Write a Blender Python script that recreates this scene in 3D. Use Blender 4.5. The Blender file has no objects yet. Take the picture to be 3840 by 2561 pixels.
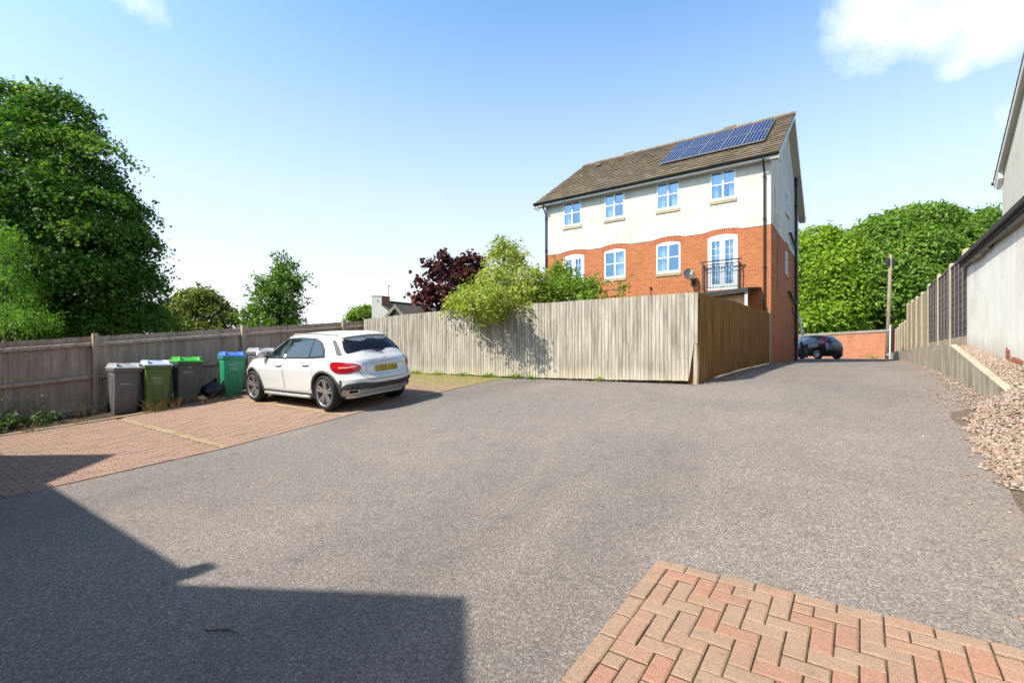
import bpy, bmesh, math, random
import numpy as np
from mathutils import Vector, Matrix, Euler
R = math.radians
sc = bpy.context.scene
COL = sc.collection
rng = np.random.default_rng(7)
random.seed(7)
# ---------------------------------------------------------------- frame of the place
# X runs along the rear facade of the flats, Y runs up the drive, Z is up; the eye is at the origin
FOC, CX, CY = 1815., 1920., 1328.
def ray(x, y):
    a = (x-CX)/FOC
    return np.array([.8115*a-.5845, .5845*a+.8115, (CY-y)/FOC])
def im(x, y, depth):
    return ray(x, y)*depth
ZV = np.array([(-400,-2.6),(-60,-2.2),(-6,-1.78),(0,-1.63),(1,-1.585),(3.3,-1.395),(5.5,-1.12),(7,-.94),(8.6,-.78),(10.2,-.63),(12,-.53),(15,-.43),(20,-.34),(30,-.3),(600,-.3)])
def zg(u, v):
    return np.interp(v, ZV[:,0], ZV[:,1]) - .012*np.minimum(0, np.maximum(-14, u)+7.6)

# ---------------------------------------------------------------- materials
def mat(name, col=(.5,.5,.5), rough=.8, spec=.3, metal=0., coat=0., build=None):
    m = bpy.data.materials.new(name); m.use_nodes = True
    nt = m.node_tree; b = nt.nodes['Principled BSDF']
    b.inputs['Base Color'].default_value = (*col, 1)
    b.inputs['Roughness'].default_value = rough
    b.inputs['Specular IOR Level'].default_value = spec
    b.inputs['Metallic'].default_value = metal
    b.inputs['Coat Weight'].default_value = coat
    b.inputs['Coat Roughness'].default_value = .03
    if build: build(NB(nt, b))
    return m
class NB:
    def __init__(s, nt, b): s.nt, s.b, s.n, s.l = nt, b, nt.nodes, nt.links
    def new(s, t, **kw):
        x = s.n.new(t)
        for k, v in kw.items(): setattr(x, k, v)
        return x
    def put(s, sock, v):
        if hasattr(v, 'is_linked'): s.l.new(v, sock)
        elif isinstance(v, (tuple, list)) and len(v) == 3 and sock.type == 'RGBA': sock.default_value = (*v, 1)
        else: sock.default_value = v
    def pos(s): return s.new('ShaderNodeNewGeometry').outputs['Position']
    def obj(s): return s.new('ShaderNodeTexCoord').outputs['Object']
    def rnd(s, name='rnd'):
        return s.new('ShaderNodeAttribute', attribute_name=name).outputs['Fac']
    def mapv(s, v, scale=(1,1,1), loc=(0,0,0), rot=(0,0,0)):
        x = s.new('ShaderNodeMapping'); s.l.new(v, x.inputs[0])
        x.inputs['Scale'].default_value = scale; x.inputs['Location'].default_value = loc; x.inputs['Rotation'].default_value = rot
        return x.outputs[0]
    def noise(s, v, scale, detail=4, rough=.55, dist=0):
        x = s.new('ShaderNodeTexNoise'); s.l.new(v, x.inputs['Vector'])
        x.inputs['Scale'].default_value = scale; x.inputs['Detail'].default_value = detail
        x.inputs['Roughness'].default_value = rough; x.inputs['Distortion'].default_value = dist
        return x.outputs['Fac']
    def voro(s, v, scale, out='Color'):
        x = s.new('ShaderNodeTexVoronoi'); s.l.new(v, x.inputs['Vector']); x.inputs['Scale'].default_value = scale
        return x.outputs[out]
    def ramp(s, f, stops):
        x = s.new('ShaderNodeValToRGB'); s.l.new(f, x.inputs[0]); e = x.color_ramp.elements
        while len(e) < len(stops): e.new(.5)
        for q, (p, c) in zip(e, stops):
            q.position = p; q.color = (c, c, c, 1) if isinstance(c, (int, float)) else (*c, 1)
        return x.outputs[0]
    def mix(s, f, a, b, mode='MIX'):
        x = s.new('ShaderNodeMix', data_type='RGBA', blend_type=mode)
        s.put(x.inputs[0], f); s.put(x.inputs[6], a); s.put(x.inputs[7], b)
        return x.outputs[2]
    def math(s, op, a, b=0., c=None, clamp=False):
        x = s.new('ShaderNodeMath', operation=op, use_clamp=clamp)
        s.put(x.inputs[0], a); s.put(x.inputs[1], b)
        if c is not None: s.put(x.inputs[2], c)
        return x.outputs[0]
    def sep(s, v):
        x = s.new('ShaderNodeSeparateXYZ'); s.l.new(v, x.inputs[0]); return x.outputs
    def comb(s, x=0., y=0., z=0.):
        c = s.new('ShaderNodeCombineXYZ')
        for i, q in enumerate((x, y, z)): s.put(c.inputs[i], q)
        return c.outputs[0]
    def step(s, f, a, b):
        x = s.new('ShaderNodeMapRange'); x.clamp = True; s.put(x.inputs[0], f)
        x.inputs[1].default_value = a; x.inputs[2].default_value = b
        return x.outputs[0]
    def bump(s, h, strength=.5, dist=.01):
        x = s.new('ShaderNodeBump'); s.l.new(h, x.inputs['Height'])
        x.inputs['Strength'].default_value = strength; x.inputs['Distance'].default_value = dist
        s.l.new(x.outputs[0], s.b.inputs['Normal'])
    def col(s, c): s.put(s.b.inputs['Base Color'], c)

def b_asphalt(n):
    p = n.pos()
    fine = n.noise(p, 120, 3, .75)
    vv = n.new('ShaderNodeTexVoronoi'); n.l.new(p, vv.inputs['Vector']); vv.inputs['Scale'].default_value = 98
    stone = n.sep(vv.outputs['Color'])[0]
    big = n.noise(p, .55, 4, .6, .4)
    med = n.noise(p, 5, 4, .65)
    c = n.ramp(stone, [(0, (.155,.134,.122)), (.35, (.248,.214,.194)), (.8, (.318,.275,.248)), (.97, (.48,.415,.37))])
    c = n.mix(n.step(fine, .3, .7), n.mix(.45, c, (.055,.046,.04)), c)
    c = n.mix(n.math('MULTIPLY', n.step(big, .42, .68), .5), c, n.mix(1., c, (1.4,1.36,1.28), 'MULTIPLY'))
    c = n.mix(n.math('MULTIPLY', n.step(med, .55, .75), .35), c, (.105,.092,.085))
    pt = n.noise(n.mapv(p, (.45,.16,.3)), 1., 5, .62, .5)      # worn wheel lines and darker patches up the drive
    c = n.mix(n.math('MULTIPLY', n.step(pt, .50, .66), .32), c, (.10,.088,.08))
    st = n.noise(p, 2.6, 2, .4)
    c = n.mix(n.math('MULTIPLY', n.step(st, .70, .77), .25), c, (.075,.066,.062))
    # pinkish older chippings towards the gravel edge of the drive
    u = n.sep(p)[0]
    e = n.math('MULTIPLY', n.step(n.math('ADD', u, n.math('MULTIPLY', n.noise(p, 1.3, 3), 1.6)), 1.0, 2.2), n.step(stone, .35, .9))
    c = n.mix(n.math('MULTIPLY', e, .6), c, (.38,.25,.17))
    n.col(c)
    h = n.math('ADD', n.math('MULTIPLY', vv.outputs['Distance'], -1.), n.math('MULTIPLY', fine, .8))
    n.bump(h, .65, .005)
M_ASPH = mat('asphalt', rough=.85, spec=.35, build=b_asphalt)

def b_soil(n):
    p = n.pos()
    a = n.noise(p, .35, 5); f = n.noise(p, 30, 4, .7)
    c = n.mix(n.step(a, .4, .6), (.05,.075,.02), (.13,.10,.06))
    c = n.mix(n.step(f, .35, .7), n.mix(.6, c, (.03,.025,.015)), c)
    n.col(c); n.bump(f, .7, .03)
M_GROUND = mat('rough_grass_soil', rough=.95, build=b_soil)
def b_bed(n):
    p = n.pos(); f = n.noise(p, 22, 5, .75); g = n.noise(p, 5, 3)
    n.col(n.mix(n.step(f, .3, .75), (.03,.022,.015), n.mix(n.step(g, .4, .6), (.12,.085,.055), (.2,.15,.09))))
    n.bump(f, .9, .03)
M_BED = mat('bed_soil', rough=.95, build=b_bed)

def b_paver(c1, c2, c3, moss):
    def f(n):
        p = n.pos(); r = n.rnd()
        c = n.ramp(r, [(0, c1), (.34, c1), (.42, c2), (.62, c2), (.70, c3), (1, c3)])
        k = n.noise(p, 160, 3, .7); b = n.noise(p, 2.2, 4)
        c = n.mix(n.step(k, .34, .66), n.mix(.62, c, (.11,.085,.06)), c)
        c = n.mix(n.math('MULTIPLY', n.step(k, .62, .76), .6), c, (.78,.68,.56))
        c = n.mix(n.math('MULTIPLY', n.step(b, .45, .7), .45), c, (.27,.20,.135))
        dk = n.noise(p, 26, 3, .6)
        c = n.mix(n.math('MULTIPLY', n.step(dk, .56, .72), .5), c, (.20,.145,.095))
        if moss:
            v = n.sep(p)[1]
            q = n.math('MULTIPLY', n.step(n.math('ADD', v, n.math('MULTIPLY', n.noise(p, 1.1, 4), 2.2)), 8.9, 10.3), .8)
            c = n.mix(q, c, n.mix(n.step(n.noise(p, 7, 4), .35, .65), (.28,.20,.11), (.27,.26,.045)))
        n.col(c); n.bump(k, .45, .004)
    return f
M_PAVER = mat('herringbone_block', rough=.88, build=b_paver((.50,.325,.23), (.52,.305,.21), (.555,.27,.185), False))
M_BAY = mat('bay_block', rough=.88, build=b_paver((.50,.295,.22), (.43,.275,.205), (.51,.32,.24), True))
M_BUFF = mat('buff_block', rough=.88, build=b_paver((.55,.40,.21), (.57,.42,.23), (.5,.37,.2), False))
def b_joint(n):
    p = n.pos(); k = n.noise(p, 9, 4, .7)
    n.col(n.mix(n.step(k, .45, .62), (.045,.03,.014), n.mix(n.step(n.noise(p,3,3),.45,.6),(.11,.07,.03),(.09,.09,.025))))
M_JOINT = mat('paver_joint', rough=.95, build=b_joint)

def b_conc(base, streak):
    def f(n):
        p = n.pos(); a = n.noise(p, 3, 5); k = n.noise(p, 60, 4, .7)
        c = n.mix(n.step(a, .35, .7), base, tuple(x*.72 for x in base))
        if streak:
            s = n.sep(p)
            w = n.noise(n.comb(n.math('ADD', s[0], s[1]), n.math('MULTIPLY', s[2], .1), 0.), 4.2, 2, .5)
            top = n.noise(n.comb(n.math('ADD', s[0], s[1]), n.math('MULTIPLY', s[2], .5), 3.), 1.1, 3, .5)
            nz = n.sep(n.new('ShaderNodeNewGeometry').outputs['Normal'])[2]
            g = n.math('MULTIPLY', n.math('MULTIPLY', n.step(w, .44, .56), n.step(top, .3, .55)), n.step(nz, .7, .3))
            c = n.mix(n.math('MULTIPLY', g, .7), c, (.20,.185,.15))
        c = n.mix(n.math('MULTIPLY', n.step(k, .55, .75), .3), c, (.12,.11,.09))
        n.col(c); n.bump(k, .4, .006)
    return f
M_RETAIN = mat('streaked_concrete', rough=.9, build=b_conc((.56,.47,.345), True))
M_CONC = mat('post_concrete', rough=.9, build=b_conc((.55,.44,.32), False))
M_KERB = mat('kerb_concrete', rough=.9, build=b_conc((.40,.29,.17), False))
M_COPING = mat('coping_concrete', rough=.9, build=b_conc((.36,.32,.26), False))
M_OBEL = mat('stone_grey', rough=.9, build=b_conc((.40,.37,.28), False))

def b_render(base, dirt, amount, foot=False):
    def f(n):
        p = n.pos(); s = n.sep(p)
        h = n.math('ADD', s[0], s[1])
        a = n.noise(p, 1.3, 5, .6); k = n.noise(p, 90, 3, .7)
        st = n.noise(n.comb(h, n.math('MULTIPLY', s[2], .12), 0.), 3., 4, .6)
        c = n.mix(n.math('MULTIPLY', n.step(a, .45, .75), amount), base, dirt)
        c = n.mix(n.math('MULTIPLY', n.step(st, .55, .8), amount*.9), c, dirt)
        if foot:                                  # splashed soil and damp at the foot, grime under the coping
            q = n.math('ADD', s[2], n.math('ADD', n.math('MULTIPLY', s[1], -.075), n.math('MULTIPLY', n.noise(n.comb(n.math('MULTIPLY', h, 3.), s[2], 4.), 1., 5, .65), .55)))
            c = n.mix(n.math('MULTIPLY', n.step(q, -.30, -.72), .7), c, (.40,.335,.245))
            c = n.mix(n.math('MULTIPLY', n.step(n.math('ADD', s[2], n.math('MULTIPLY', n.noise(n.comb(n.math('MULTIPLY', h, 6.), 0., 2.), 1., 4), .5)), 1.75, 2.15), .5), c, (.42,.38,.31))
        cr = n.noise(n.comb(h, s[2], 9.), 2.1, 6, .62, .8)
        line = n.math('SUBTRACT', 1., n.math('MULTIPLY', n.math('ABSOLUTE', n.math('SUBTRACT', cr, .5)), 160., clamp=True))
        c = n.mix(n.math('MULTIPLY', n.math('MULTIPLY', line, n.step(n.noise(p, .8, 2), .56, .66)), .5), c, (.25,.22,.18))
        n.col(c); n.bump(k, .25, .004)
    return f
M_RENDER = mat('cream_render', rough=.9, spec=.15, build=b_render((.645,.622,.56), (.49,.46,.385), .7))
M_WHITEWALL = mat('white_render', rough=.9, spec=.15, build=b_render((.72,.69,.635), (.52,.475,.41), .6, True))
def b_gableR(n):
    b_render((.80,.75,.66), (.48,.44,.37), .6)(n)
M_RENDERG = mat('gable_render_lifted', rough=.9, spec=.15, build=b_gableR)  # paler copy of the cream render; light painted in for the shaded gable

def b_brick(c1, c2, mort, scale=1., var=.5, bw=.225, rh=.075, ms=.011, vert=False):
    def f(n):
        p = n.pos(); s = n.sep(p); h = n.math('ADD', s[0], s[1])
        b = n.new('ShaderNodeTexBrick')
        n.l.new(n.comb(s[2], h, 0.) if vert else n.comb(h, s[2], 0.), b.inputs['Vector'])
        b.inputs['Scale'].default_value = scale; b.inputs['Brick Width'].default_value = bw
        b.inputs['Row Height'].default_value = rh; b.inputs['Mortar Size'].default_value = ms
        b.inputs['Mortar Smooth'].default_value = .2
        b.inputs['Color1'].default_value = (*c1, 1); b.inputs['Color2'].default_value = (*c2, 1)
        b.inputs['Mortar'].default_value = (*mort, 1)
        k = n.noise(p, 40, 4, .7); g = n.noise(p, 1.2, 5)
        c = n.mix(n.math('MULTIPLY', n.step(k, .5, .75), .35), b.outputs['Color'], tuple(x*.45 for x in c1))
        c = n.mix(n.math('MULTIPLY', n.step(g, .5, .75), var), c, n.mix(1., c, (.72,.66,.62), 'MULTIPLY'))
        n.col(c); n.bump(n.math('SUBTRACT', n.math('MULTIPLY', k, .3), b.outputs['Fac']), .6, .008)
    return f
M_BRICK = mat('orange_brick', rough=.9, build=b_brick((.53,.165,.058), (.42,.112,.040), (.52,.25,.125)))
M_ARCH = mat('arch_brick', rough=.9, build=b_brick((.52,.12,.045), (.38,.075,.03), (.50,.24,.13), bw=.24, rh=.075, vert=True))
M_OLDBRICK = mat('old_brick', rough=.92, build=b_brick((.50,.16,.075), (.36,.10,.05), (.40,.26,.18), var=.7))
M_CHIM = mat('chimney_brick', rough=.92, build=b_brick((.45,.15,.085), (.37,.11,.06), (.42,.27,.2)))

def b_wood(a, b, d, green=0., splash=False):
    def f(n):
        p = n.pos(); s = n.sep(p); r = n.rnd()
        h = n.math('ADD', s[0], s[1])
        v = n.comb(n.math('ADD', n.math('MULTIPLY', h, 55.), n.math('MULTIPLY', r, 40.)), n.math('MULTIPLY', s[2], 2.2), n.math('MULTIPLY', r, 11.))
        g = n.noise(v, 1., 4, .6, .6)
        w = n.noise(n.comb(n.math('MULTIPLY', h, 9.), n.math('MULTIPLY', s[2], .9), 2.), 1., 4, .6)
        c = n.mix(n.step(g, .3, .7), a, b)
        c = n.mix(n.math('MULTIPLY', n.step(w, .42, .66), .75), c, d)
        c = n.mix(n.math('MULTIPLY', n.step(r, .3, 1.), .42), c, n.mix(1., c, (.62,.58,.55), 'MULTIPLY'))
        kn = n.new('ShaderNodeTexVoronoi'); n.l.new(n.comb(n.math('MULTIPLY', h, 9.), n.math('MULTIPLY', s[2], 4.5), n.math('MULTIPLY', r, 5.)), kn.inputs['Vector'])
        kn.inputs['Scale'].default_value = 1.25
        sel = n.math('GREATER_THAN', n.sep(kn.outputs['Color'])[0], .66)
        c = n.mix(n.math('MULTIPLY', sel, n.math('SUBTRACT', 1., n.step(kn.outputs['Distance'], .04, .12))), c, (.07,.055,.04))
        s2 = n.noise(n.comb(n.math('MULTIPLY', h, 34.), n.math('MULTIPLY', s[2], .7), n.math('MULTIPLY', r, 3.)), 1., 3, .55)
        c = n.mix(n.math('MULTIPLY', n.step(s2, .54, .66), .6), c, d)
        if splash:
            q = n.math('ADD', s[2], n.math('MULTIPLY', n.noise(n.comb(n.math('MULTIPLY', h, 5.), 0., 4.), 1., 4), .5))
            c = n.mix(n.math('MULTIPLY', n.step(q, -.02, -.38), .65), c, (.66,.555,.38))
        if green: c = n.mix(n.math('MULTIPLY', n.step(n.noise(p, 1.7, 4), .5, .7), green), c, (.16,.15,.05))
        n.col(c); n.bump(g, .35, .004)
    return f
M_WOODF = mat('sun_bleached_boards', rough=.9, spec=.15, build=b_wood((.43,.375,.30), (.60,.545,.465), (.20,.165,.125), splash=True))
M_WOODL = mat('grey_boards', rough=.9, spec=.15, build=b_wood((.53,.385,.28), (.68,.52,.40), (.34,.24,.17), .10))
M_WOODB = mat('brown_boards', rough=.9, spec=.15, build=b_wood((.29,.135,.042), (.42,.215,.075), (.135,.07,.025), .18))
M_WOODP = mat('pale_post', rough=.9, spec=.15, build=b_wood((.46,.36,.25), (.55,.45,.33), (.36,.27,.18)))
M_WOODR = mat('pale_panel_boards', rough=.9, spec=.15, build=b_wood((.40,.345,.25), (.50,.44,.33), (.30,.25,.16)))
M_DARKPANEL = mat('dark_lap_panel', rough=.85, build=b_wood((.10,.085,.085), (.15,.13,.125), (.07,.058,.058)))
M_BATTEN = mat('grey_batten', rough=.85, build=b_wood((.22,.19,.175), (.27,.24,.22), (.17,.14,.13)))
M_POLE = mat('utility_pole_wood', rough=.9, build=b_wood((.33,.26,.17), (.42,.34,.24), (.22,.17,.11)))

def b_tile(n):
    p = n.pos(); r = n.rnd(); k = n.noise(p, 28, 5, .7); g = n.noise(p, .9, 4)
    c = n.ramp(r, [(0, (.155,.116,.082)), (.4, (.215,.163,.117)), (.8, (.285,.217,.155)), (1, (.18,.138,.102))])
    c = n.mix(n.math('MULTIPLY', n.step(k, .5, .72), .6), c, (.33,.27,.18))
    c = n.mix(n.math('MULTIPLY', n.step(g, .5, .7), .4), c, (.29,.21,.09))
    c = n.mix(n.math('MULTIPLY', n.step(n.noise(p, 70, 2), .62, .75), .5), c, (.05,.04,.03))
    n.col(c); n.bump(k, .6, .02)
M_TILE = mat('brown_roof_tile', rough=.92, build=b_tile)
M_SLATE = mat('grey_roof_tile', rough=.9, build=b_tile)
M_FELT = mat('dark_felt', (.055,.05,.048), .85)
M_UPVC = mat('white_upvc', (.80,.80,.79), .35, .5)
M_FASCIA = mat('white_fascia', (.70,.68,.64), .5)
M_SOFFIT = mat('cream_soffit', (.58,.52,.43), .7)
M_BLACKPL = mat('black_gutter_plastic', (.035,.030,.028), .45)
M_BROWNPL = mat('dark_soil_pipe', (.030,.026,.026), .5)
M_IRON = mat('black_railing_paint', (.02,.02,.022), .4, .5)
M_SILL = mat('buff_sill_stone', rough=.9, build=b_conc((.50,.40,.24), False))
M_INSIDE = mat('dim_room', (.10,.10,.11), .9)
def b_curt(n):
    p = n.pos(); n.col(n.mix(n.noise(p, 6, 2), (.8,.8,.79), (.95,.95,.95)))
M_CURT = mat('net_curtain', rough=.9, build=b_curt)
def glass_mat(name, fr, tint, gl=(.75,.87,1.)):
    m = bpy.data.materials.new(name); m.use_nodes = True; nt = m.node_tree; nt.nodes.clear()
    o = nt.nodes.new('ShaderNodeOutputMaterial'); mx = nt.nodes.new('ShaderNodeMixShader')
    t = nt.nodes.new('ShaderNodeBsdfTransparent'); g = nt.nodes.new('ShaderNodeBsdfGlossy'); lw = nt.nodes.new('ShaderNodeLayerWeight')
    t.inputs[0].default_value = (*tint, 1); g.inputs[0].default_value = (*gl, 1); g.inputs['Roughness'].default_value = .015
    lw.inputs[0].default_value = .5
    pw = nt.nodes.new('ShaderNodeMath'); pw.operation = 'POWER'; pw.inputs[1].default_value = 3.5
    ma = nt.nodes.new('ShaderNodeMath'); ma.operation = 'MULTIPLY_ADD'; ma.inputs[1].default_value = 1-fr; ma.inputs[2].default_value = fr
    nt.links.new(lw.outputs['Facing'], pw.inputs[0]); nt.links.new(pw.outputs[0], ma.inputs[0])
    nt.links.new(ma.outputs[0], mx.inputs[0]); nt.links.new(t.outputs[0], mx.inputs[1]); nt.links.new(g.outputs[0], mx.inputs[2])
    nt.links.new(mx.outputs[0], o.inputs[0]); return m
M_GLASS = glass_mat('window_glass', .32, (.60,.68,.79), (.40,.60,.86))
M_CARGLASS = mat('tinted_car_glass', (.012,.016,.022), .03, .9, coat=.6)

def leaf_mat(name, lo, mid, hi, trans=.35, gloss=.55):
    m = bpy.data.materials.new(name); m.use_nodes = True; nt = m.node_tree
    b = nt.nodes['Principled BSDF']; n = NB(nt, b)
    c = n.ramp(n.rnd(), [(0, lo), (.5, mid), (1, hi)])
    n.col(c); b.inputs['Roughness'].default_value = gloss; b.inputs['Specular IOR Level'].default_value = .2
    t = n.new('ShaderNodeBsdfTranslucent'); n.l.new(n.mix(1., c, (1.5,1.7,.7), 'MULTIPLY'), t.inputs[0])
    mx = n.new('ShaderNodeMixShader'); mx.inputs[0].default_value = trans
    n.l.new(b.outputs[0], mx.inputs[1]); n.l.new(t.outputs[0], mx.inputs[2])
    n.l.new(mx.outputs[0], nt.nodes['Material Output'].inputs[0]); return m
M_LF_BIG = leaf_mat('sycamore_leaf', (.030,.085,.011), (.062,.145,.016), (.19,.27,.04))
M_LF_BRIGHT = leaf_mat('bright_shrub_leaf', (.08,.19,.022), (.14,.29,.03), (.26,.38,.08))
M_LF_OLIVE = leaf_mat('olive_leaf', (.08,.11,.022), (.14,.165,.035), (.22,.22,.05))
M_LF_PEAR = leaf_mat('pear_leaf', (.055,.13,.018), (.10,.19,.022), (.18,.25,.04))
M_LF_PURPLE = leaf_mat('purple_leaf', (.035,.011,.014), (.07,.019,.023), (.16,.05,.05), .3)
M_LF_GOLD = leaf_mat('golden_leaf', (.12,.17,.02), (.27,.31,.045), (.56,.54,.19))
M_LF_GREEN = leaf_mat('garden_shrub_leaf', (.08,.16,.018), (.15,.25,.025), (.30,.34,.06))
M_LF_LIME = leaf_mat('lime_tree_leaf', (.11,.20,.016), (.19,.29,.02), (.29,.38,.04))
M_LF_CHEST = leaf_mat('chestnut_leaf', (.07,.14,.02), (.125,.22,.028), (.24,.32,.06))
M_LF_WEED = leaf_mat('weed_leaf', (.03,.07,.012), (.055,.11,.016), (.10,.14,.025))
M_DRY = leaf_mat('dry_grass', (.20,.13,.05), (.34,.24,.10), (.5,.38,.18), .2, .8)
def b_bark(n):
    p = n.pos(); k = n.noise(n.mapv(p, (9,9,1.6)), 1., 5, .7)
    n.col(n.mix(n.step(k, .3, .7), (.035,.026,.018), (.12,.09,.06))); n.bump(k, .8, .03)
M_BARK = mat('bark', rough=.95, build=b_bark)

# ---------------------------------------------------------------- mesh helpers
class MB:
    def __init__(s): s.v, s.f, s.r = [], [], []
    def add(s, vs, fs, r=None):
        o = len(s.v); s.v += [tuple(float(c) for c in p) for p in vs]
        s.f += [tuple(i+o for i in q) for q in fs]
        s.r += [random.random() if r is None else r]*len(fs)
    def hexa(s, p, r=None):
        if r is None: r = random.random()
        s.add(p, [(0,3,2,1),(4,5,6,7),(0,1,5,4),(1,2,6,5),(2,3,7,6),(3,0,4,7)], r)
    def box(s, x0, x1, y0, y1, z0, z1, r=None):
        s.hexa([(x0,y0,z0),(x1,y0,z0),(x1,y1,z0),(x0,y1,z0),(x0,y0,z1),(x1,y0,z1),(x1,y1,z1),(x0,y1,z1)], r)
    def boxm(s, M, a0, a1, d0, d1, z0, z1, r=None):
        s.hexa([M(a0,d0,z0),M(a1,d0,z0),M(a1,d1,z0),M(a0,d1,z0),M(a0,d0,z1),M(a1,d0,z1),M(a1,d1,z1),M(a0,d1,z1)], r)
    def tube(s, pts, rad, n=10, cap=True):
        pts = [Vector(p) for p in pts]; rad = rad if isinstance(rad, (list, tuple)) else [rad]*len(pts)
        vs, fs = [], []; a = None
        for i, p in enumerate(pts):
            d = (pts[min(i+1, len(pts)-1)]-pts[max(i-1, 0)]).normalized()
            if a is None: a = d.orthogonal().normalized()
            a = (a-d*a.dot(d)).normalized(); b = d.cross(a)
            for k in range(n):
                t = 2*math.pi*k/n; vs.append(p+(a*math.cos(t)+b*math.sin(t))*rad[i])
        for i in range(len(pts)-1):
            for k in range(n): fs.append((i*n+k, i*n+(k+1)%n, (i+1)*n+(k+1)%n, (i+1)*n+k))
        if cap: fs += [tuple(reversed(range(n))), tuple(range((len(pts)-1)*n, len(pts)*n))]
        s.add(vs, fs)
    def lathe(s, prof, n=32, axis='y', c=(0,0,0), close=False):
        vs, fs = [], []; m = len(prof)
        for k in range(n):
            t = 2*math.pi*k/n
            for r, h in prof:
                q = (r*math.cos(t), h, r*math.sin(t)) if axis == 'y' else (r*math.cos(t), r*math.sin(t), h)
                vs.append((q[0]+c[0], q[1]+c[1], q[2]+c[2]))
        for k in range(n):
            for i in range(m-1 if not close else m):
                j = (i+1) % m; fs.append((k*m+i, ((k+1)%n)*m+i, ((k+1)%n)*m+j, k*m+j))
        s.add(vs, fs)
    def prism(s, poly, fn, d0, d1, r=None):
        n = len(poly); vs = [fn(a, d0, b) for a, b in poly]+[fn(a, d1, b) for a, b in poly]
        fs = [tuple(range(n)), tuple(reversed(range(n, 2*n)))]+[(i, i+n, (i+1)%n+n, (i+1)%n) for i in range(n)]
        s.add(vs, fs, random.random() if r is None else r)
    def sheet(s, us, vs_, zf, keep=None):
        nu, nv = len(us), len(vs_)
        P = [(u, v, float(zf(u, v))) for v in vs_ for u in us]; fs = []
        for j in range(nv-1):
            for i in range(nu-1):
                if keep is None or keep((us[i]+us[i+1])/2, (vs_[j]+vs_[j+1])/2):
                    fs.append((j*nu+i, j*nu+i+1, (j+1)*nu+i+1, (j+1)*nu+i))
        s.add(P, fs)
    def build(s, name, m, parent=None, smooth=False, local=False, fix=True, bevel=0, seg=2, **tags):
        me = bpy.data.meshes.new(name); me.from_pydata(s.v, [], s.f)
        if fix:
            bm = bmesh.new(); bm.from_mesh(me); bmesh.ops.recalc_face_normals(bm, faces=bm.faces); bm.to_mesh(me); bm.free()
        at = me.attributes.new('rnd', 'FLOAT', 'FACE'); at.data.foreach_set('value', s.r)
        if isinstance(m, (list, tuple)):
            for q in m: me.materials.append(q)
        else: me.materials.append(m)
        if smooth:
            me.polygons.foreach_set('use_smooth', [True]*len(me.polygons))
        return link(me, name, parent, local, bevel, seg, smooth, tags)
def link(me, name, parent=None, local=False, bevel=0, seg=2, smooth=False, tags=None):
    o = bpy.data.objects.new(name, me); COL.objects.link(o)
    if parent:
        o.parent = parent
        if not local:                      # vertices were given in the place's own coordinates
            q, L = parent, Vector((0,0,0))
            while q: L += q.location; q = q.parent
            o.location = -L
    if bevel:
        b = o.modifiers.new('bevel', 'BEVEL'); b.width = bevel; b.segments = seg; b.limit_method = 'ANGLE'; b.angle_limit = R(35)
    for k, v in (tags or {}).items(): o[k] = v
    return o
def thing(name, label, cat, loc=(0,0,0), rot=(0,0,0), group=None, scale=1.):
    o = bpy.data.objects.new(name, None); COL.objects.link(o)
    o.location = loc; o.rotation_euler = rot; o.scale = (scale,)*3; o.empty_display_size = .2
    o['label'] = label; o['category'] = cat
    if group: o['group'] = group
    return o
def np_mesh(name, V, F, rnd, m, parent=None, **tags):
    me = bpy.data.meshes.new(name); k = F.shape[1]
    me.vertices.add(len(V)); me.vertices.foreach_set('co', V.astype(np.float32).ravel())
    me.loops.add(F.size); me.loops.foreach_set('vertex_index', F.astype(np.int32).ravel())
    me.polygons.add(len(F)); me.polygons.foreach_set('loop_start', np.arange(0, F.size, k, dtype=np.int32))
    me.update(calc_edges=True)
    at = me.attributes.new('rnd', 'FLOAT', 'FACE'); at.data.foreach_set('value', rnd.astype(np.float32))
    me.materials.append(m)
    return link(me, name, parent, tags=tags)
def lin(a, b, n): return [a+(b-a)*i/(n-1) for i in range(n)]
def structure(o): o['kind'] = 'structure'; return o

# ---------------------------------------------------------------- foliage
SHAPES = {
 'oval': [(-.5,0,0),(-.12,.27,.04),(.3,.2,.0),(.55,0,-.08),(.3,-.2,.0),(-.12,-.27,.04)],
 'rhomb': [(-.5,0,0),(.05,.32,.05),(.55,0,-.05),(.05,-.32,.05)],
 'round': [(-.5,0,0),(-.3,.38,.05),(.1,.46,.03),(.5,.12,-.06),(.5,-.12,-.06),(.1,-.46,.03),(-.3,-.38,.05)],
 'long': [(-.5,0,0),(0,.13,.02),(.6,0,-.1),(0,-.13,.02)],
 'maple': [(-.45,0,0),(-.22,.16,.02),(-.3,.48,-.03),(.02,.3,.02),(.22,.5,-.04),(.2,.2,.02),(.6,0,-.08),(.2,-.2,.02),(.22,-.5,-.04),(.02,-.3,.02),(-.3,-.48,-.03),(-.22,-.16,.02)],
}
def unit(a): return a/np.maximum(np.linalg.norm(a, axis=1, keepdims=True), 1e-9)
def leaves(name, C, N, size, shape, m, parent, rnd=None, droop=0., **tags):
    n = len(C); N = unit(N); T = rng.normal(size=(n,3)); T[:,2] -= droop
    T = unit(T-N*(T*N).sum(1, keepdims=True)); B = np.cross(N, T)
    S = np.array(SHAPES[shape]); k = len(S)
    sz = np.broadcast_to(size, (n,))[:,None,None]
    V = C[:,None,:]+sz*(S[None,:,0:1]*T[:,None]+S[None,:,1:2]*B[:,None]+S[None,:,2:3]*N[:,None])
    return np_mesh(name, V.reshape(-1,3), np.arange(n*k).reshape(n,k), rng.random(n) if rnd is None else rnd, m, parent, **tags)
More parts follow.
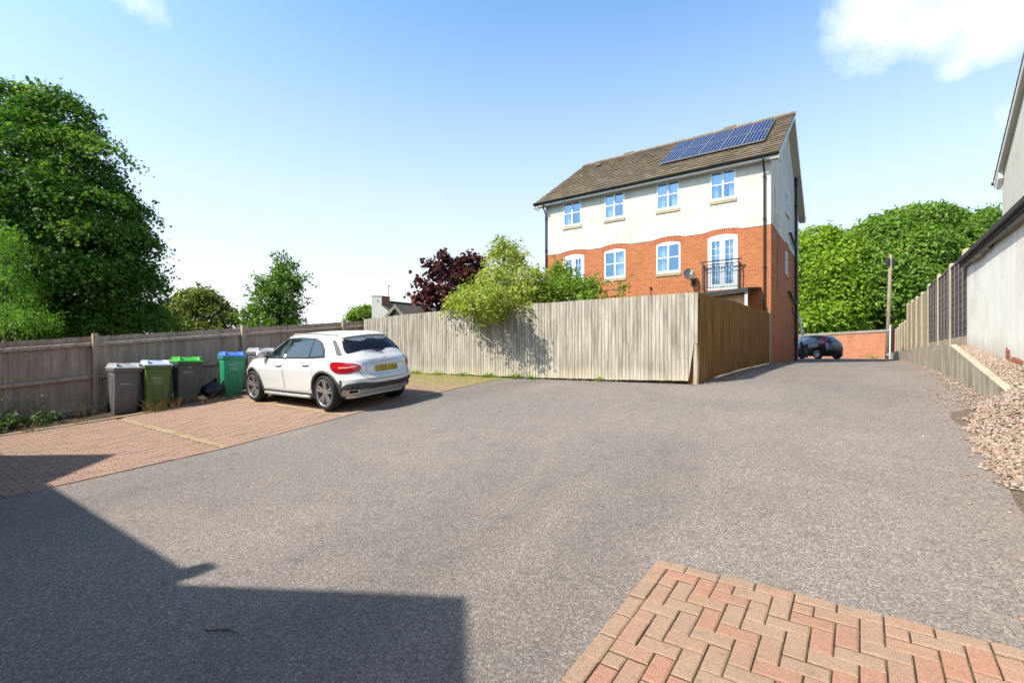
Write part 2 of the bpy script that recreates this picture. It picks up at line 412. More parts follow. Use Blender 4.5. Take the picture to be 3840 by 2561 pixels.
def crown_points(lobes, nc, per, sig, flat=.5, inner=.25, low=-.55):
    cs = np.array([l[0] for l in lobes]); rs = np.array([np.ones(3)*l[1] if np.isscalar(l[1]) else l[1] for l in lobes], float)
    w = (rs.prod(1))**(2/3); w /= w.sum(); out = []; nrm = []
    idx = rng.choice(len(lobes), nc*3, p=w); got = 0
    for i in idx:
        d = rng.normal(size=3); d /= np.linalg.norm(d)
        if d[2] < low: continue
        rad = rng.uniform(.3, .8) if rng.random() < inner else rng.uniform(.84, 1.06)
        p = cs[i]+d*rs[i]*rad
        if rad > .8:
            q = (((p-cs)/rs)**2).sum(1); q[i] = 9
            if (q < .55).any(): continue
        out.append(p); nrm.append(d); got += 1
        if got >= nc: break
    P = np.array(out); D = np.array(nrm)
    k = np.maximum(4, rng.poisson(per, len(P))); I = np.repeat(np.arange(len(P)), k)
    n = unit(D*.7+np.array([0,0,.6])); tone = rng.random(len(P))
    g = rng.normal(size=(len(I),3))*sig; nn = n[I]
    g -= nn*((g*nn).sum(1, keepdims=True))*(1-flat)
    C = P[I]+g; NN = unit(nn*.75+rng.normal(size=(len(I),3))*.55)
    return C, NN, np.clip(tone[I]*.72+rng.random(len(I))*.28, 0, 1), P, D
def limbs(mb, base, top, lobes, r0, rng_=None):
    base, top = Vector(base), Vector(top); n = 7; pts = []
    for i in range(n):
        t = i/(n-1); p = base.lerp(top, t); w = math.sin(t*3.1)*r0*.8
        pts.append(p+Vector((random.uniform(-w,w), random.uniform(-w,w), 0)))
    mb.tube(pts, [r0*(1.35 if i == 0 else 1-.75*i/(n-1)) for i in range(n)], 10)
    for c, r in lobes:
        c = Vector(c); t = min(.95, max(.25, (c.z-base.z)/max(.1, top.z-base.z)-.22)); s = base.lerp(top, t)
        m = s.lerp(c, .55)+Vector((0,0,.12*(c-s).length))
        mb.tube([s, m, c], [r0*.42, r0*.26, r0*.08], 7)
        for k in range(3):
            d = Vector(rng.normal(size=3)); d.normalize(); rr = float(np.mean(r))
            e = c+d*rr*.85; mb.tube([m.lerp(c, .6), c.lerp(e, .5)+Vector((0,0,.1*rr)), e], [r0*.14, r0*.09, r0*.03], 5)
def tree(name, label, cat, base, top, lobes, nc, per, sig, size, shape, m, r0, group=None, flat=.5, inner=.25, low=-.55, droop=.3, extra=None, sprig=None):
    t = thing(name, label, cat, tuple(base), group=group)
    mb = MB(); limbs(mb, base, top, lobes, r0)
    C, N, r, P, D = crown_points(lobes, nc, per, sig, flat, inner, low)
    if sprig:                                     # shoots that stand out of the crown
        n_, l_ = sprig; ii = rng.choice(len(P), n_)
        for i in ii:
            d = unit((D[i]*.7+rng.normal(size=3)*.45+np.array([0,0,.45]))[None])[0]; ll = l_*rng.uniform(.4, 1.2); k = max(6, int(ll/(size*.28)))
            f = np.sort(rng.random(k)); q = P[i]+np.outer(f, d)*ll-np.outer(f**2, [0,0,1])*ll*.18
            if i % 2: mb.tube([P[i]-d*.1, q[k//2], q[-1]], [size*.07, size*.05, size*.02], 3, False)
            C = np.vstack([C, q+rng.normal(size=(k,3))*size*.4]); N = np.vstack([N, unit(rng.normal(size=(k,3))*.7+np.array([0,0,.7]))]); r = np.concatenate([r, np.clip(.35+rng.random(k)*.6, 0, 1)])
    mb.build('trunk', M_BARK, t, smooth=True)
    if extra is not None:
        C = np.vstack([C, extra[0]]); N = np.vstack([N, extra[1]]); r = np.concatenate([r, rng.random(len(extra[0]))])
    leaves('crown', C, N, size*rng.uniform(.65, 1.2, len(C)), shape, m, t, r, droop)
    return t
def L(x, y, d, rx, rz=None, ry=None):          # a lobe seen at (x, y) in the picture, d metres away, radii in metres
    return (tuple(im(x, y, d)), np.array([rx, ry or rx, rz or rx]))
# ================================================================= the ground
def axis_(*parts):
    s = set()
    for a, b, st in parts:
        n = max(1, round((b-a)/st)); s |= {round(a+(b-a)*i/n, 4) for i in range(n+1)}
    return sorted(s)
mb = MB()
mb.sheet(axis_((-500,-60,44),(-60,-20,5),(-20,10,1.),(10,60,5),(60,500,44)), axis_((-400,-20,38),(-20,40,.5),(40,60,4),(60,600,54)), lambda u, v: zg(u, v)-.02)
structure(mb.build('ground', M_GROUND, smooth=True))['label'] = 'rough grass and soil around the yard'
def drive_ok(u, v):
    if v < 10.25: return -7.62 < u < 3.0
    if v < 29.9: return -2.8 < u < 1.56
    return -14 < u < 3.0 and v-39.8 < -(u-3)*1.02
mb = MB()
mb.sheet(axis_((-14,-7.62,.8),(-7.62,-2.8,.3),(-2.8,1.56,.3),(1.56,3.,.36)), axis_((-12,10.25,.25),(10.25,29.9,.4),(29.9,52,.8)), lambda u, v: zg(u, v)+.002, drive_ok)
structure(mb.build('asphalt_drive', M_ASPH, smooth=True))['label'] = 'grey asphalt yard and drive'

def brick_field(mb, rects, h, ins=.007, gap=.008):
    for u0, u1, v0, v1 in rects:
        a, b, c, d = u0+gap/2, u1-gap/2, v0+gap/2, v1-gap/2
        if b-a < .02 or d-c < .02: continue
        j = random.uniform(-.0035, .0035); i = ins*random.uniform(.7, 1.5)
        P = [(a,c),(b,c),(b,d),(a,d)]; T = [(a+i,c+i),(b-i,c+i),(b-i,d-i),(a+i,d-i)]
        vs = [(x, y, zg(x, y)-.004) for x, y in P]+[(x, y, zg(x, y)+h-.005+j) for x, y in P]+[(x, y, zg(x, y)+h+j) for x, y in T]
        mb.add(vs, [(0,1,5,4),(1,2,6,5),(2,3,7,6),(3,0,4,7),(4,5,9,8),(5,6,10,9),(6,7,11,10),(7,4,8,11),(8,9,10,11)], random.random())
def clip(r, u0, u1, v0, v1):
    a, b, c, d = max(r[0], u0), min(r[1], u1), max(r[2], v0), min(r[3], v1)
    return (a, b, c, d) if b-a > .025 and d-c > .025 else None
# herringbone paving in front of the eye (bricks square to the edge, a single border row)
UP, VP_, B = -1.12, 3.25, .1015
rects = []; u1_, v0_ = 3.2, -2.2
for i in range(-60, 90):
    for j in range(-60, 90):
        x, y = UP+B+i*B, VP_-B-j*B
        q = (i+j) % 4
        if q == 0: r = (x, x+2*B, y-B, y)
        elif q == 2: r = (x, x+B, y-2*B, y)
        else: continue
        r = clip(r, UP+B, u1_, v0_, VP_-B)
        if r: rects.append(r)
bord = []
for k in range(22): bord.append((UP+k*2*B+(0 if k else 0), UP+(k+1)*2*B, VP_-B, VP_))
for k in range(27): bord.append((UP, UP+B, VP_-B-(k+1)*2*B, VP_-B-k*2*B))
mb = MB(); brick_field(mb, rects, .017)
pv = structure(mb.build('block_paving', M_PAVER)); pv['label'] = 'herringbone brick paving with mixed pink and buff blocks'
mb = MB(); brick_field(mb, bord, .017); mb.r = [random.random()*.45 for _ in mb.r]
mb.build('border_blocks', M_PAVER, pv)
mb = MB(); mb.sheet(axis_((UP+.012, u1_, .2)), axis_((v0_, VP_-.012, .2)), lambda u, v: zg(u, v)+.0085)
mb.build('paving_joint', M_JOINT, pv, smooth=True)
# parking bays
U0, U1, V0, V1 = -12.38, -7.6, -2.0, 10.22
rects, buff, edge = [], [], []
rows = int((U1-.1-U0)/B)
lines = [(3.30, 3.41), (5.42, 5.53)]
for i in range(rows+1):
    a = U1-.1-(i+1)*B
    off = (i % 2)*B
    for k in range(-1, 62):
        r = clip((a, a+B, V0+off+k*2*B, V0+off+(k+1)*2*B), U0, U1-.1, V0, V1)
        if not r: continue
        segs = [r]
        for l0, l1 in lines:
            ns = []
            for s in segs:
                if s[3] <= l0 or s[2] >= l1: ns.append(s); continue
                if s[2] < l0-.02: ns.append((s[0], s[1], s[2], l0))
                if s[3] > l1+.02: ns.append((s[0], s[1], l1, s[3]))
            segs = ns
        rects += segs
for l0, l1 in lines:
    for k in range(24):
        r = clip((U0+k*.205, U0+(k+1)*.205, l0, l1), U0+.15, U1-.1, V0, V1)
        if r: buff.append(r)
for k in range(62): edge.append((U1-.1, U1, V0+k*2*B, V0+(k+1)*2*B) if V0+(k+1)*2*B < V1 else (U1-.1, U1, V0+k*2*B, V1))
edge = [e for e in edge if e[3] > e[2]+.03]
mb = MB(); brick_field(mb, rects, .016)
bay = structure(mb.build('parking_bays', M_BAY)); bay['label'] = 'pink block paved parking bays'
mb = MB(); brick_field(mb, edge, .016); mb.build('edging_blocks', M_BAY, bay)
mb = MB(); brick_field(mb, buff, .017); mb.build('bay_marking', M_BUFF, bay, label='buff brick line dividing the bays')
mb = MB(); mb.sheet(axis_((U0, U1-.004, .4)), axis_((V0, V1, .25)), lambda u, v: zg(u, v)+.0075); mb.build('bay_joint', M_JOINT, bay, smooth=True)
mb = MB()
for k in range(14):
    v = -2+k*.915
    if v > 10: break
    w = min(v+.908, 10.2); z0, z1 = float(zg(-12.45, v)), float(zg(-12.45, w))
    mb.hexa([(-12.53,v,z0-.1),(-12.385,v,z0-.1),(-12.385,w,z1-.1),(-12.53,w,z1-.1),(-12.53,v,z0+.035),(-12.385,v,z0+.03),(-12.385,w,z1+.03),(-12.53,w,z1+.035)])
structure(mb.build('kerb', M_KERB, bevel=.008))['label'] = 'pale concrete kerb edging along the planted strip'
mb = MB(); mb.sheet(axis_((-14.6,-12.53,.12)), axis_((-2,10.25,.12)), lambda u, v: float(zg(u, v))+.012+.05*max(0, min(1, (-12.6-u)/.5))+.02*math.sin(9*u+3*v)*math.sin(7*v))
structure(mb.build('planting_bed', M_BED, smooth=True))['label'] = 'dark soil strip below the left fence'

# ================================================================= timber fences
def boards(mb, line, s0, s1, zb, zt, w, out, th=.014, jit=.012, over=.012, lean=.0):
    s = s0
    while s < s1-.02:
        ww = min(w*random.uniform(.93, 1.07), s1-s); e = min(s+ww+over, s1); j = random.uniform(-jit, jit); bz = random.uniform(-.006, .008)
        t0, t1 = .004, th; lz = random.uniform(-lean, lean)
        q = [(s, .0), (e, .0), (e, t1), (s, t0)]
        mb.hexa([line(a+0, d*out, zb(a)+bz) for a, d in q]+[line(a+lz, d*out, zt(a)+j) for a, d in q])
        s += ww
# left fence, seen from its rail side
fl = thing('timber_fence', 'long grey timber fence with rails and square posts behind the bins', 'fence', (-13.7, 3.3, -1.33))
zt_l = lambda v: .39+(v-3.28)*.1035
zb_l = lambda v: float(zg(-13.7, v))+.10
line_l = lambda s, d, z: (-13.76+d, s, z)
posts_l = [-6.17, -3.02, .13, 3.28, 6.43, 9.58]
for i, (a, b) in enumerate(zip(posts_l, posts_l[1:]+[10.72])):
    mb = MB(); boards(mb, line_l, a, b, zb_l, zt_l, .122, 1, .028, .008); mb.build('board_panel', M_WOODL, fl)
    for hz in (-.12, -.83, -1.5):
        mb = MB(); z0, z1 = zt_l(a)+hz, zt_l(b)+hz
        mb.hexa([(-13.735,a+.05,z0-.085),(-13.66,a+.05,z0-.085),(-13.66,b-.05,z1-.085),(-13.735,b-.05,z1-.085),(-13.735,a+.05,z0),(-13.67,a+.05,z0-.02),(-13.67,b-.05,z1-.02),(-13.735,b-.05,z1)])
        mb.build('rail', M_WOODL, fl)
for v in posts_l[2:]:
    mb = MB(); mb.box(-13.735, -13.61, v-.05, v+.05, float(zg(-13.7, v))-.2, zt_l(v)+.065); mb.build('post', M_WOODP, fl, bevel=.012)
mb = MB()
for a, b in zip(posts_l, posts_l[1:]+[10.72]):
    z0, z1 = zb_l(a), zb_l(b)
    mb.hexa([(-13.725,a+.05,z0-.15),(-13.70,a+.05,z0-.15),(-13.70,b-.05,z1-.15),(-13.725,b-.05,z1-.15),(-13.725,a+.05,z0+.06),(-13.70,a+.05,z0+.06),(-13.70,b-.05,z1+.06),(-13.725,b-.05,z1+.06)])
mb.build('gravel_board', M_WOODL, fl)
# front fence, sunlit, seen from its board side
ff = thing('close_board_fence', 'sun bleached close board fence across the yard below the garden shrubs', 'fence', (-8, 10.28, -.6))
zt_f = lambda u: float(np.interp(u, [-13.6,-13.1,-11.7,-9.7,-6.7,-2.6], [1.17,1.18,1.23,1.265,1.28,1.27]))
zb_f = lambda u: float(np.interp(u, [-13.6,-11,-8.5,-6.7,-4.5,-2.7], [-.57,-.585,-.60,-.61,-.60,-.565]))+.02
line_f = lambda s, d, z: (s, 10.30-d, z)
xs = lin(-13.55, -2.9, 5)
for a, b in zip(xs, xs[1:]):
    mb = MB(); boards(mb, line_f, a, b, zb_f, zt_f, .086, 1, .017, .006, lean=.004); mb.build('board_panel', M_WOODF, ff)
    for hz in (-.25, -.95, -1.6):
        mb = MB(); mb.box(a, b, 10.302, 10.37, zt_f(a)+hz-.09, zt_f(a)+hz); mb.build('rail', M_WOODB, ff)
for u in xs[:-1]:
    mb = MB(); mb.box(u-.05, u+.05, 10.372, 10.47, -.8, zt_f(u)); mb.build('post', M_WOODB, ff)
# the last boards by the corner stop short: the rotten foot shows the post behind
mb = MB(); boards(mb, line_f, -2.9, -2.71, lambda u: .22 if u > -2.83 else zb_f(u), zt_f, .098, 1, .022, .004); mb.build('broken_boards', M_WOODF, ff, label='rotten end boards broken off above the corner post')
mb = MB(); mb.box(-2.95, -2.715, 10.385, 10.41, -.7, 1.2); mb.build('gap_blocker', M_WOODB, ff)  # added board behind the corner gap to keep it dark
mb = MB(); mb.tube([(-2.755,10.335,-.75),(-2.75,10.335,-.3),(-2.762,10.335,.22)], [.05,.058,.045], 7); mb.build('corner_post', M_WOODP, ff, label='pale splintered corner post showing through the gap')
# side fence along the drive, in shade
fs = thing('side_fence', 'warped brown timber fence running beside the drive to the brick gable', 'fence', (-2.69, 15, -.45))
zt_s = lambda v: float(np.interp(v, [10.3,11.7,13.2,14.7,16.3,19.2,19.9], [1.27,1.29,1.37,1.40,1.41,1.51,1.53]))
zb_s = lambda v: float(zg(-2.69, v))+.03
line_s = lambda s, d, z: (-2.70+d, s, z)
xs = [10.36, 13.3, 16.35, 19.55]
for i, (a, b) in enumerate(zip(xs, xs[1:])):
    mb = MB(); boards(mb, line_s, a+(.03 if i else 0), b, zb_s, zt_s, .088 if i else .082, 1, .02, .012, over=-.004 if i == 0 else .006, lean=.035 if i == 0 else .008); mb.build('board_panel', M_WOODB, fs)
    for hz in (-.25, -.95, -1.55):
        mb = MB(); z0, z1 = zt_s(a)+hz, zt_s(b)+hz
        mb.hexa([(-2.775,a,z0-.08),(-2.705,a,z0-.08),(-2.705,b,z1-.08),(-2.775,b,z1-.08),(-2.775,a,z0),(-2.705,a,z0),(-2.705,b,z1),(-2.775,b,z1)]); mb.build('rail', M_WOODB, fs)
for v in (13.3, 16.35):
    mb = MB(); mb.box(-2.87, -2.78, v-.05, v+.05, -.8, zt_s(v)-.05); mb.build('post', M_WOODB, fs)
mb = MB(); mb.box(-2.74, -2.64, 19.57, 19.86, -.5, zt_s(19.7)+.02); mb.build('end_post', M_WOODP, fs, bevel=.01, label='pale end post against the gable corner')

# ================================================================= block of flats
FV, GU, WL, BV = 19.9, -2.66, -12.33, 29.5
bd = thing('block_of_flats', 'three storey block with cream render over orange brick, seen from the rear', 'building', (-7.5, 24.7, -.35))
MF = lambda a, d, z: (a, FV-d, z)
MG = lambda a, d, z: (GU+d, a, z)
UPW = [(-11.36,-10.40),(-9.26,-8.31),(-6.91,-5.96),(-4.78,-3.84)]
LOW = [(-11.35,-10.26,2.48),(-9.26,-8.27,3.36),(-6.91,-5.92,3.36),(-4.87,-3.78,2.48)]
def head(a, a0, a1, top=4.535, rise=.085):
    t = (a-(a0+a1)/2)/((a1-a0)/2); return top+rise*(1-min(1, t*t))
def bumpw(a, a0, a1):
    c, h = (a0+a1)/2+.02, (a1-a0)/2+.15; t = abs(a-c)/h
    return 0 if t >= 1 else .09*(1-t**2.2)
wave = lambda a: 4.735+max(bumpw(a, q[0], q[1]) for q in LOW)
def wall_strip(mb, M, cuts, lo, hi, holes, step=.08, reveal=.09):
    xs = sorted({round(x, 4) for x in axis_((cuts[0], cuts[1], step))} | {h[0] for h in holes} | {h[1] for h in holes})
    for a, b in zip(xs, xs[1:]):
        if b-a < 1e-4: continue
        m = (a+b)/2; hs = sorted([h for h in holes if h[0] < m < h[1]], key=lambda h: h[2])
        cur = [lo(a), lo(b)]
        for h in hs:
            ha, hb = (h[3](a), h[3](b)) if callable(h[3]) else (h[3], h[3])
            mb.add([M(a,0,cur[0]),M(b,0,cur[1]),M(b,0,h[2]),M(a,0,h[2])], [(0,1,2,3)])
            mb.add([M(a,0,ha),M(b,0,hb),M(b,-reveal,hb),M(a,-reveal,ha)], [(0,1,2,3)])
            mb.add([M(a,0,h[2]),M(b,0,h[2]),M(b,-reveal,h[2]),M(a,-reveal,h[2])], [(0,1,2,3)])
            cur = [ha, hb]
        mb.add([M(a,0,cur[0]),M(b,0,cur[1]),M(b,0,hi(b)),M(a,0,hi(a))], [(0,1,2,3)])
    for h in holes:
        t0, t1 = (h[3](h[0]), h[3](h[1])) if callable(h[3]) else (h[3], h[3])
        mb.add([M(h[0],0,h[2]),M(h[0],-reveal,h[2]),M(h[0],-reveal,t0),M(h[0],0,t0)], [(0,1,2,3)])
        mb.add([M(h[1],0,h[2]),M(h[1],-reveal,h[2]),M(h[1],-reveal,t1),M(h[1],0,t1)], [(0,1,2,3)])
holesL = [(a0, a1, z, (lambda a, p=a0, q=a1: head(a, p, q))) for a0, a1, z in LOW]
holesU = [(a0, a1, 5.97, 7.085) for a0, a1 in UPW]
# gable openings: (v0, v1, z0, z1)
GLOW = [(24.0, 24.95, 3.55, lambda a: head(a, 24.0, 24.95, 4.45, .07)), (27.95, 28.5, .75, 1.9)]
GUP = [(24.15, 25.15, 6.25, 7.22)]
gb = lambda a: 4.79+(.13*(.5+.5*math.cos(math.pi*abs(a-24.5)/1.0)) if abs(a-24.5) < 1.0 else 0)
RV, RZ, EZ, EV = 24.7, 10.62, 7.24, 19.60
slope = (RZ-EZ)/(RV-EV)
roof_z = lambda v: RZ-abs(v-RV)*slope
mb = MB()
wall_strip(mb, MF, (WL, GU), lambda a: -.6, wave, holesL)
wall_strip(mb, MG, (FV, BV), lambda a: -.6, gb, GLOW)
mb.add([(WL,FV,-.6),(WL,BV,-.6),(WL,BV,4.735),(WL,FV,4.735),(GU,BV,-.6),(GU,BV,4.79)], [(0,1,2,3),(1,4,5,2)])
mb.build('brick_wall', M_BRICK, bd, fix=False)
mb = MB()
wall_strip(mb, MF, (WL, GU), wave, lambda a: 7.12, holesU)
mb.add([(WL,FV,4.735),(WL,BV,4.735),(WL,BV,7.1),(WL,RV,RZ-.25),(WL,FV,7.1)], [(0,1,2,3,4)])
mb.add([(WL,BV,4.735),(GU,BV,4.79),(GU,BV,7.1),(WL,BV,7.1)], [(0,1,2,3)])
mb.build('rendered_wall', M_RENDER, bd, fix=False)
mb = MB(); wall_strip(mb, MG, (FV, BV), gb, lambda a: max(7.1, roof_z(a)-.16), GUP); mb.build('gable_wall', M_RENDERG, bd, fix=False)
for a0, a1, z in LOW:                                   # soldier course arches
    mb = MB(); xs = lin(a0-.16, a1+.16, 19)
    for p, q in zip(xs, xs[1:]):
        lo = lambda a: head(min(max(a, a0), a1), a0, a1) if a0 <= a <= a1 else 4.535
        mb.hexa([MF(p,-.01,lo(p)),MF(q,-.01,lo(q)),MF(q,.004,lo(q)),MF(p,.004,lo(p)),MF(p,-.01,wave(p)-.004),MF(q,-.01,wave(q)-.004),MF(q,.004,wave(q)-.004),MF(p,.004,wave(p)-.004)])
    mb.build('brick_arch', M_ARCH, bd)
mb = MB()                                               # drip bead between brick and render
xs = axis_((WL, GU, .08))
for p, q in zip(xs, xs[1:]):
    mb.hexa([MF(p,-.005,wave(p)-.002),MF(q,-.005,wave(q)-.002),MF(q,.008,wave(q)-.002),MF(p,.008,wave(p)-.002),MF(p,-.005,wave(p)+.009),MF(q,-.005,wave(q)+.009),MF(q,.008,wave(q)+.009),MF(p,.008,wave(p)+.009)])
xs = axis_((FV, BV, .1))
for p, q in zip(xs, xs[1:]):
    mb.hexa([MG(p,-.005,gb(p)-.002),MG(q,-.005,gb(q)-.002),MG(q,.012,gb(q)-.002),MG(p,.012,gb(p)-.002),MG(p,-.005,gb(p)+.014),MG(q,-.005,gb(q)+.014),MG(q,.012,gb(q)+.014),MG(p,.012,gb(p)+.014)])
mb.build('drip_bead', M_BROWNPL, bd)
def curtain(M, a0, a1, z0, z1, parent, frac=1., d=-.14, m=None):
    mb = MB(); n = 26; xs = lin(a0, a1, n)
    ww = lambda a: .025*math.sin(a*31)+.012*math.sin(a*77)
    for p, q in zip(xs, xs[1:]): mb.add([M(p,d+ww(p),z0),M(q,d+ww(q),z0),M(q,d+ww(q),z1),M(p,d+ww(p),z1)], [(0,1,2,3)])
    mb.build('curtain', m or M_CURT, parent, smooth=True, fix=False)
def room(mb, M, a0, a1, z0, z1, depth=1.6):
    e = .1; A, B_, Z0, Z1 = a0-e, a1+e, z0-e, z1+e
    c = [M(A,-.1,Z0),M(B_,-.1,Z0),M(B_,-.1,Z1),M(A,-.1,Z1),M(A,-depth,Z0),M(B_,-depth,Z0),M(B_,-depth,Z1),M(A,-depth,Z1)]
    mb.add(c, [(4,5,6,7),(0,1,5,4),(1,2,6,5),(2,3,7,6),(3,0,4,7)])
rooms = MB()
def window(M, a0, a1, z0, z1, arch=None, curt=(), sill=True, cols=2, rowz=.52):
    fr = MB(); f = .07; d0, d1 = -.08, .008
    top = (lambda a: arch(a)) if arch else (lambda a: z1)
    ztop = z1-.0
    fr.boxm(M, a0+.003, a0+f, d0, d1, z0+.003, ztop-.012); fr.boxm(M, a1-f, a1-.003, d0, d1, z0+.003, ztop-.012)
    fr.boxm(M, a0+f, a1-f, d0, d1, z0+.003, z0+f)
    xs = lin(a0+.004, a1-.004, 9)
    for p, q in zip(xs, xs[1:]):
        lo = ztop-f; fr.hexa([M(p,d0,lo),M(q,d0,lo),M(q,d1+.002,lo),M(p,d1+.002,lo),M(p,d0,top(p)-.005),M(q,d0,top(q)-.005),M(q,d1+.002,top(q)-.005),M(p,d1+.002,top(p)-.005)], .5)
    c = (a0+a1)/2; zm = z0+(z1-z0)*rowz
    fr.boxm(M, c-.036, c+.036, d0, d1-.001, z0+f, ztop-f)
    for s, e in ((a0+f, c-.036), (c+.036, a1-f)): fr.boxm(M, s, e, d0, d1-.001, zm-.022, zm+.022)
    w = fr.build('window', M_UPVC, bd)
    g = MB()
    for s, e in ((a0+f, c-.036), (c+.036, a1-f)):
        for p, q in ((z0+f, zm-.022), (zm+.022, ztop-f)):
            k = random.uniform(-.009, .009)
            g.add([M(s,-.025+k,p),M(e,-.025-k,p),M(e,-.025-k*.5,q),M(s,-.025+k*.5,q)], [(0,1,2,3)])
    g.build('pane', M_GLASS, w, fix=False)
    for x0, x1, y0, y1 in curt: curtain(M, a0+(a1-a0)*x0, a0+(a1-a0)*x1, z0+(z1-z0)*y0, z0+(z1-z0)*y1, w)
    if sill:
        s = MB(); s.boxm(M, a0-.02, a1+.02, -.08, .035, z0-.155, z0-.035); s.build('window_sill', M_SILL, w, bevel=.006)
        s = MB(); s.boxm(M, a0-.01, a1+.01, -.085, .025, z0-.033, z0+.001); s.build('cill', M_UPVC, w)
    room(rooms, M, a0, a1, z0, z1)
CU = [((.08,.5,.05,.95),), ((.05,.47,.05,.95),), ((.06,.36,.05,.95),(.62,.94,.05,.95)), ((.06,.3,.05,.6),(.70,.94,.05,.6),(.06,.94,.6,.95))]
for (a0, a1), c in zip(UPW, CU): window(MF, a0, a1, 5.97, 7.085, curt=c)
for (a0, a1, z), c in zip(LOW[1:3], (((.45,.95,.05,.95),), ((.0,.4,.05,.95),))):
    window(MF, a0, a1, z, 4.535, arch=lambda a, p=a0, q=a1: head(a, p, q), curt=c)
def french(a0, a1, z0, curt):
    M = MF; fr = MB(); f = .055; d0, d1 = -.08, .008; z1 = 4.535; c = (a0+a1)/2
    fr.boxm(M, a0+.003, a0+f, d0, d1, z0+.003, z1-.012); fr.boxm(M, a1-f, a1-.003, d0, d1, z0+.003, z1-.012); fr.boxm(M, a0+f, a1-f, d0, d1, z0+.003, z0+f)
    xs = lin(a0+.004, a1-.004, 11)
    for p, q in zip(xs, xs[1:]):
        lo = z1-.06; fr.hexa([M(p,d0,lo),M(q,d0,lo),M(q,d1+.002,lo),M(p,d1+.002,lo),M(p,d0,head(p,a0,a1)-.005),M(q,d0,head(q,a0,a1)-.005),M(q,d1+.002,head(q,a0,a1)-.005),M(p,d1+.002,head(p,a0,a1)-.005)], .5)
    D = fr.build('french_door', M_UPVC, bd)
    for s, e in ((a0+f+.004, c-.004), (c+.004, a1-f-.004)):
        lf = MB(); g = MB(); b = .095; y0, y1 = z0+f+.004, z1-.064
        lf.boxm(M, s, s+b, -.07, .004, y0, y1); lf.boxm(M, e-b, e, -.07, .004, y0, y1); lf.boxm(M, s+b, e-b, -.07, .004, y0, y0+.17); lf.boxm(M, s+b, e-b, -.07, .004, y1-b, y1)
        m = (s+e)/2; lf.boxm(M, m-.008, m+.008, -.04, -.01, y0+.17, y1-b)
        for k in range(1, 6):
            z = y0+.17+(y1-b-y0-.17)*k/6; lf.boxm(M, s+b, m-.008, -.04, -.01, z-.008, z+.008); lf.boxm(M, m+.008, e-b, -.04, -.01, z-.008, z+.008)
        lf.build('door_leaf', M_UPVC, D)
        g.add([M(s+b,-.043,y0+.17),M(e-b,-.043,y0+.17),M(e-b,-.045,y1-b),M(s+b,-.045,y1-b)], [(0,1,2,3)]); g.build('pane', M_GLASS, D, fix=False)
        for x0, x1 in curt: curtain(M, s+b+(e-s-2*b)*x0, s+b+(e-s-2*b)*x1, y0+.3, y1-b, D)
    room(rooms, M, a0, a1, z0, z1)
french(*LOW[0], curt=((.5,1.),)); french(*LOW[3], curt=((.35,.95),))
window(MG, 24.15, 25.15, 6.25, 7.22, curt=((.1,.9,.05,.95),))
window(MG, 24.0, 24.95, 3.55, 4.45, arch=lambda a: head(a, 24.0, 24.95, 4.45, .07), curt=((.1,.9,.05,.95),))
window(MG, 27.95, 28.5, .75, 1.9, curt=((.1,.9,.05,.95),))
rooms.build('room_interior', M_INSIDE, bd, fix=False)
# roof: courses of separate tiles that lap each other
RL, RR = -12.80, -2.36
mb = MB(); nc = 19; run = RV-EV
nt_ = int((RR-RL)/.30)
for side in (1, -1):
    for i in range(nc):
        t0, t1 = i/nc, min(1, (i+1.18)/nc)
        for k in range(nt_ if side == 1 else 1):
            wd = (RR-RL)/(nt_ if side == 1 else 1); a, b = RL+k*wd+.003, RL+(k+1)*wd-.003
            if i % 2 and side == 1: a, b = max(RL, a-wd/2), (b-wd/2 if k < nt_-1 else RR)
            j = random.uniform(-.004, .006)
            v0 = EV-.06+t0*(run+.06) if side == 1 else BV+.43-t0*(BV+.43-RV); v1 = EV-.06+t1*(run+.06) if side == 1 else BV+.43-t1*(BV+.43-RV)
            z0, z1 = roof_z(v0)+.062+j, roof_z(v1)+.006+j
            mb.add([(a,v0+.07*side,z0-.07),(b,v0+.07*side,z0-.07),(b,v0,z0),(a,v0,z0),(b,v1,z1),(a,v1,z1)], [(0,1,2,3),(3,2,4,5)])
rf = mb.build('roof', M_TILE, bd, fix=False)
mb = MB()
for (v0, v1) in ((EV-.02, RV), (RV, BV+.4)):
    mb.hexa([(RL+.02,v0,roof_z(v0)-.09),(RR-.02,v0,roof_z(v0)-.09),(RR-.02,v1,roof_z(v1)-.09),(RL+.02,v1,roof_z(v1)-.09),(RL+.02,v0,roof_z(v0)-.02),(RR-.02,v0,roof_z(v0)-.02),(RR-.02,v1,roof_z(v1)-.02),(RL+.02,v1,roof_z(v1)-.02)])
mb.build('roof_deck', M_FELT, rf)
mb = MB()
for k in range(24):
    a = RL+(RR-RL)*k/24; b = RL+(RR-RL)*(k+1)/24+.02
    mb.tube([(a,RV,RZ+.02),(b,RV,RZ+.03)], [.095,.105], 10)
mb.build('ridge_tile', M_TILE, rf)
for b_ in ((-10.35,-9.8,RV-.1,RV+.12,RZ+.06,RZ+.17), (-5.3,-4.75,RV-.1,RV+.12,RZ+.06,RZ+.17), (-11.55,-11.3,RV-1.0,RV-.72,roof_z(RV-.85)+.04,roof_z(RV-.85)+.13)):
    mb = MB(); mb.box(*b_); mb.build('ridge_vent', M_TILE, rf, bevel=.02)
for v in (EV+.005, BV+.37):
    mb = MB(); mb.box(RL+.05, RR-.05, v, v+.025, 7.06, EZ-.02); mb.build('fascia', M_FASCIA, bd)
for v0, v1 in ((EV+.032, FV), (BV, BV+.37)):
    mb = MB(); mb.box(RL+.05, RR-.05, v0, v1, 7.065, 7.085); mb.build('soffit', M_SOFFIT, bd)
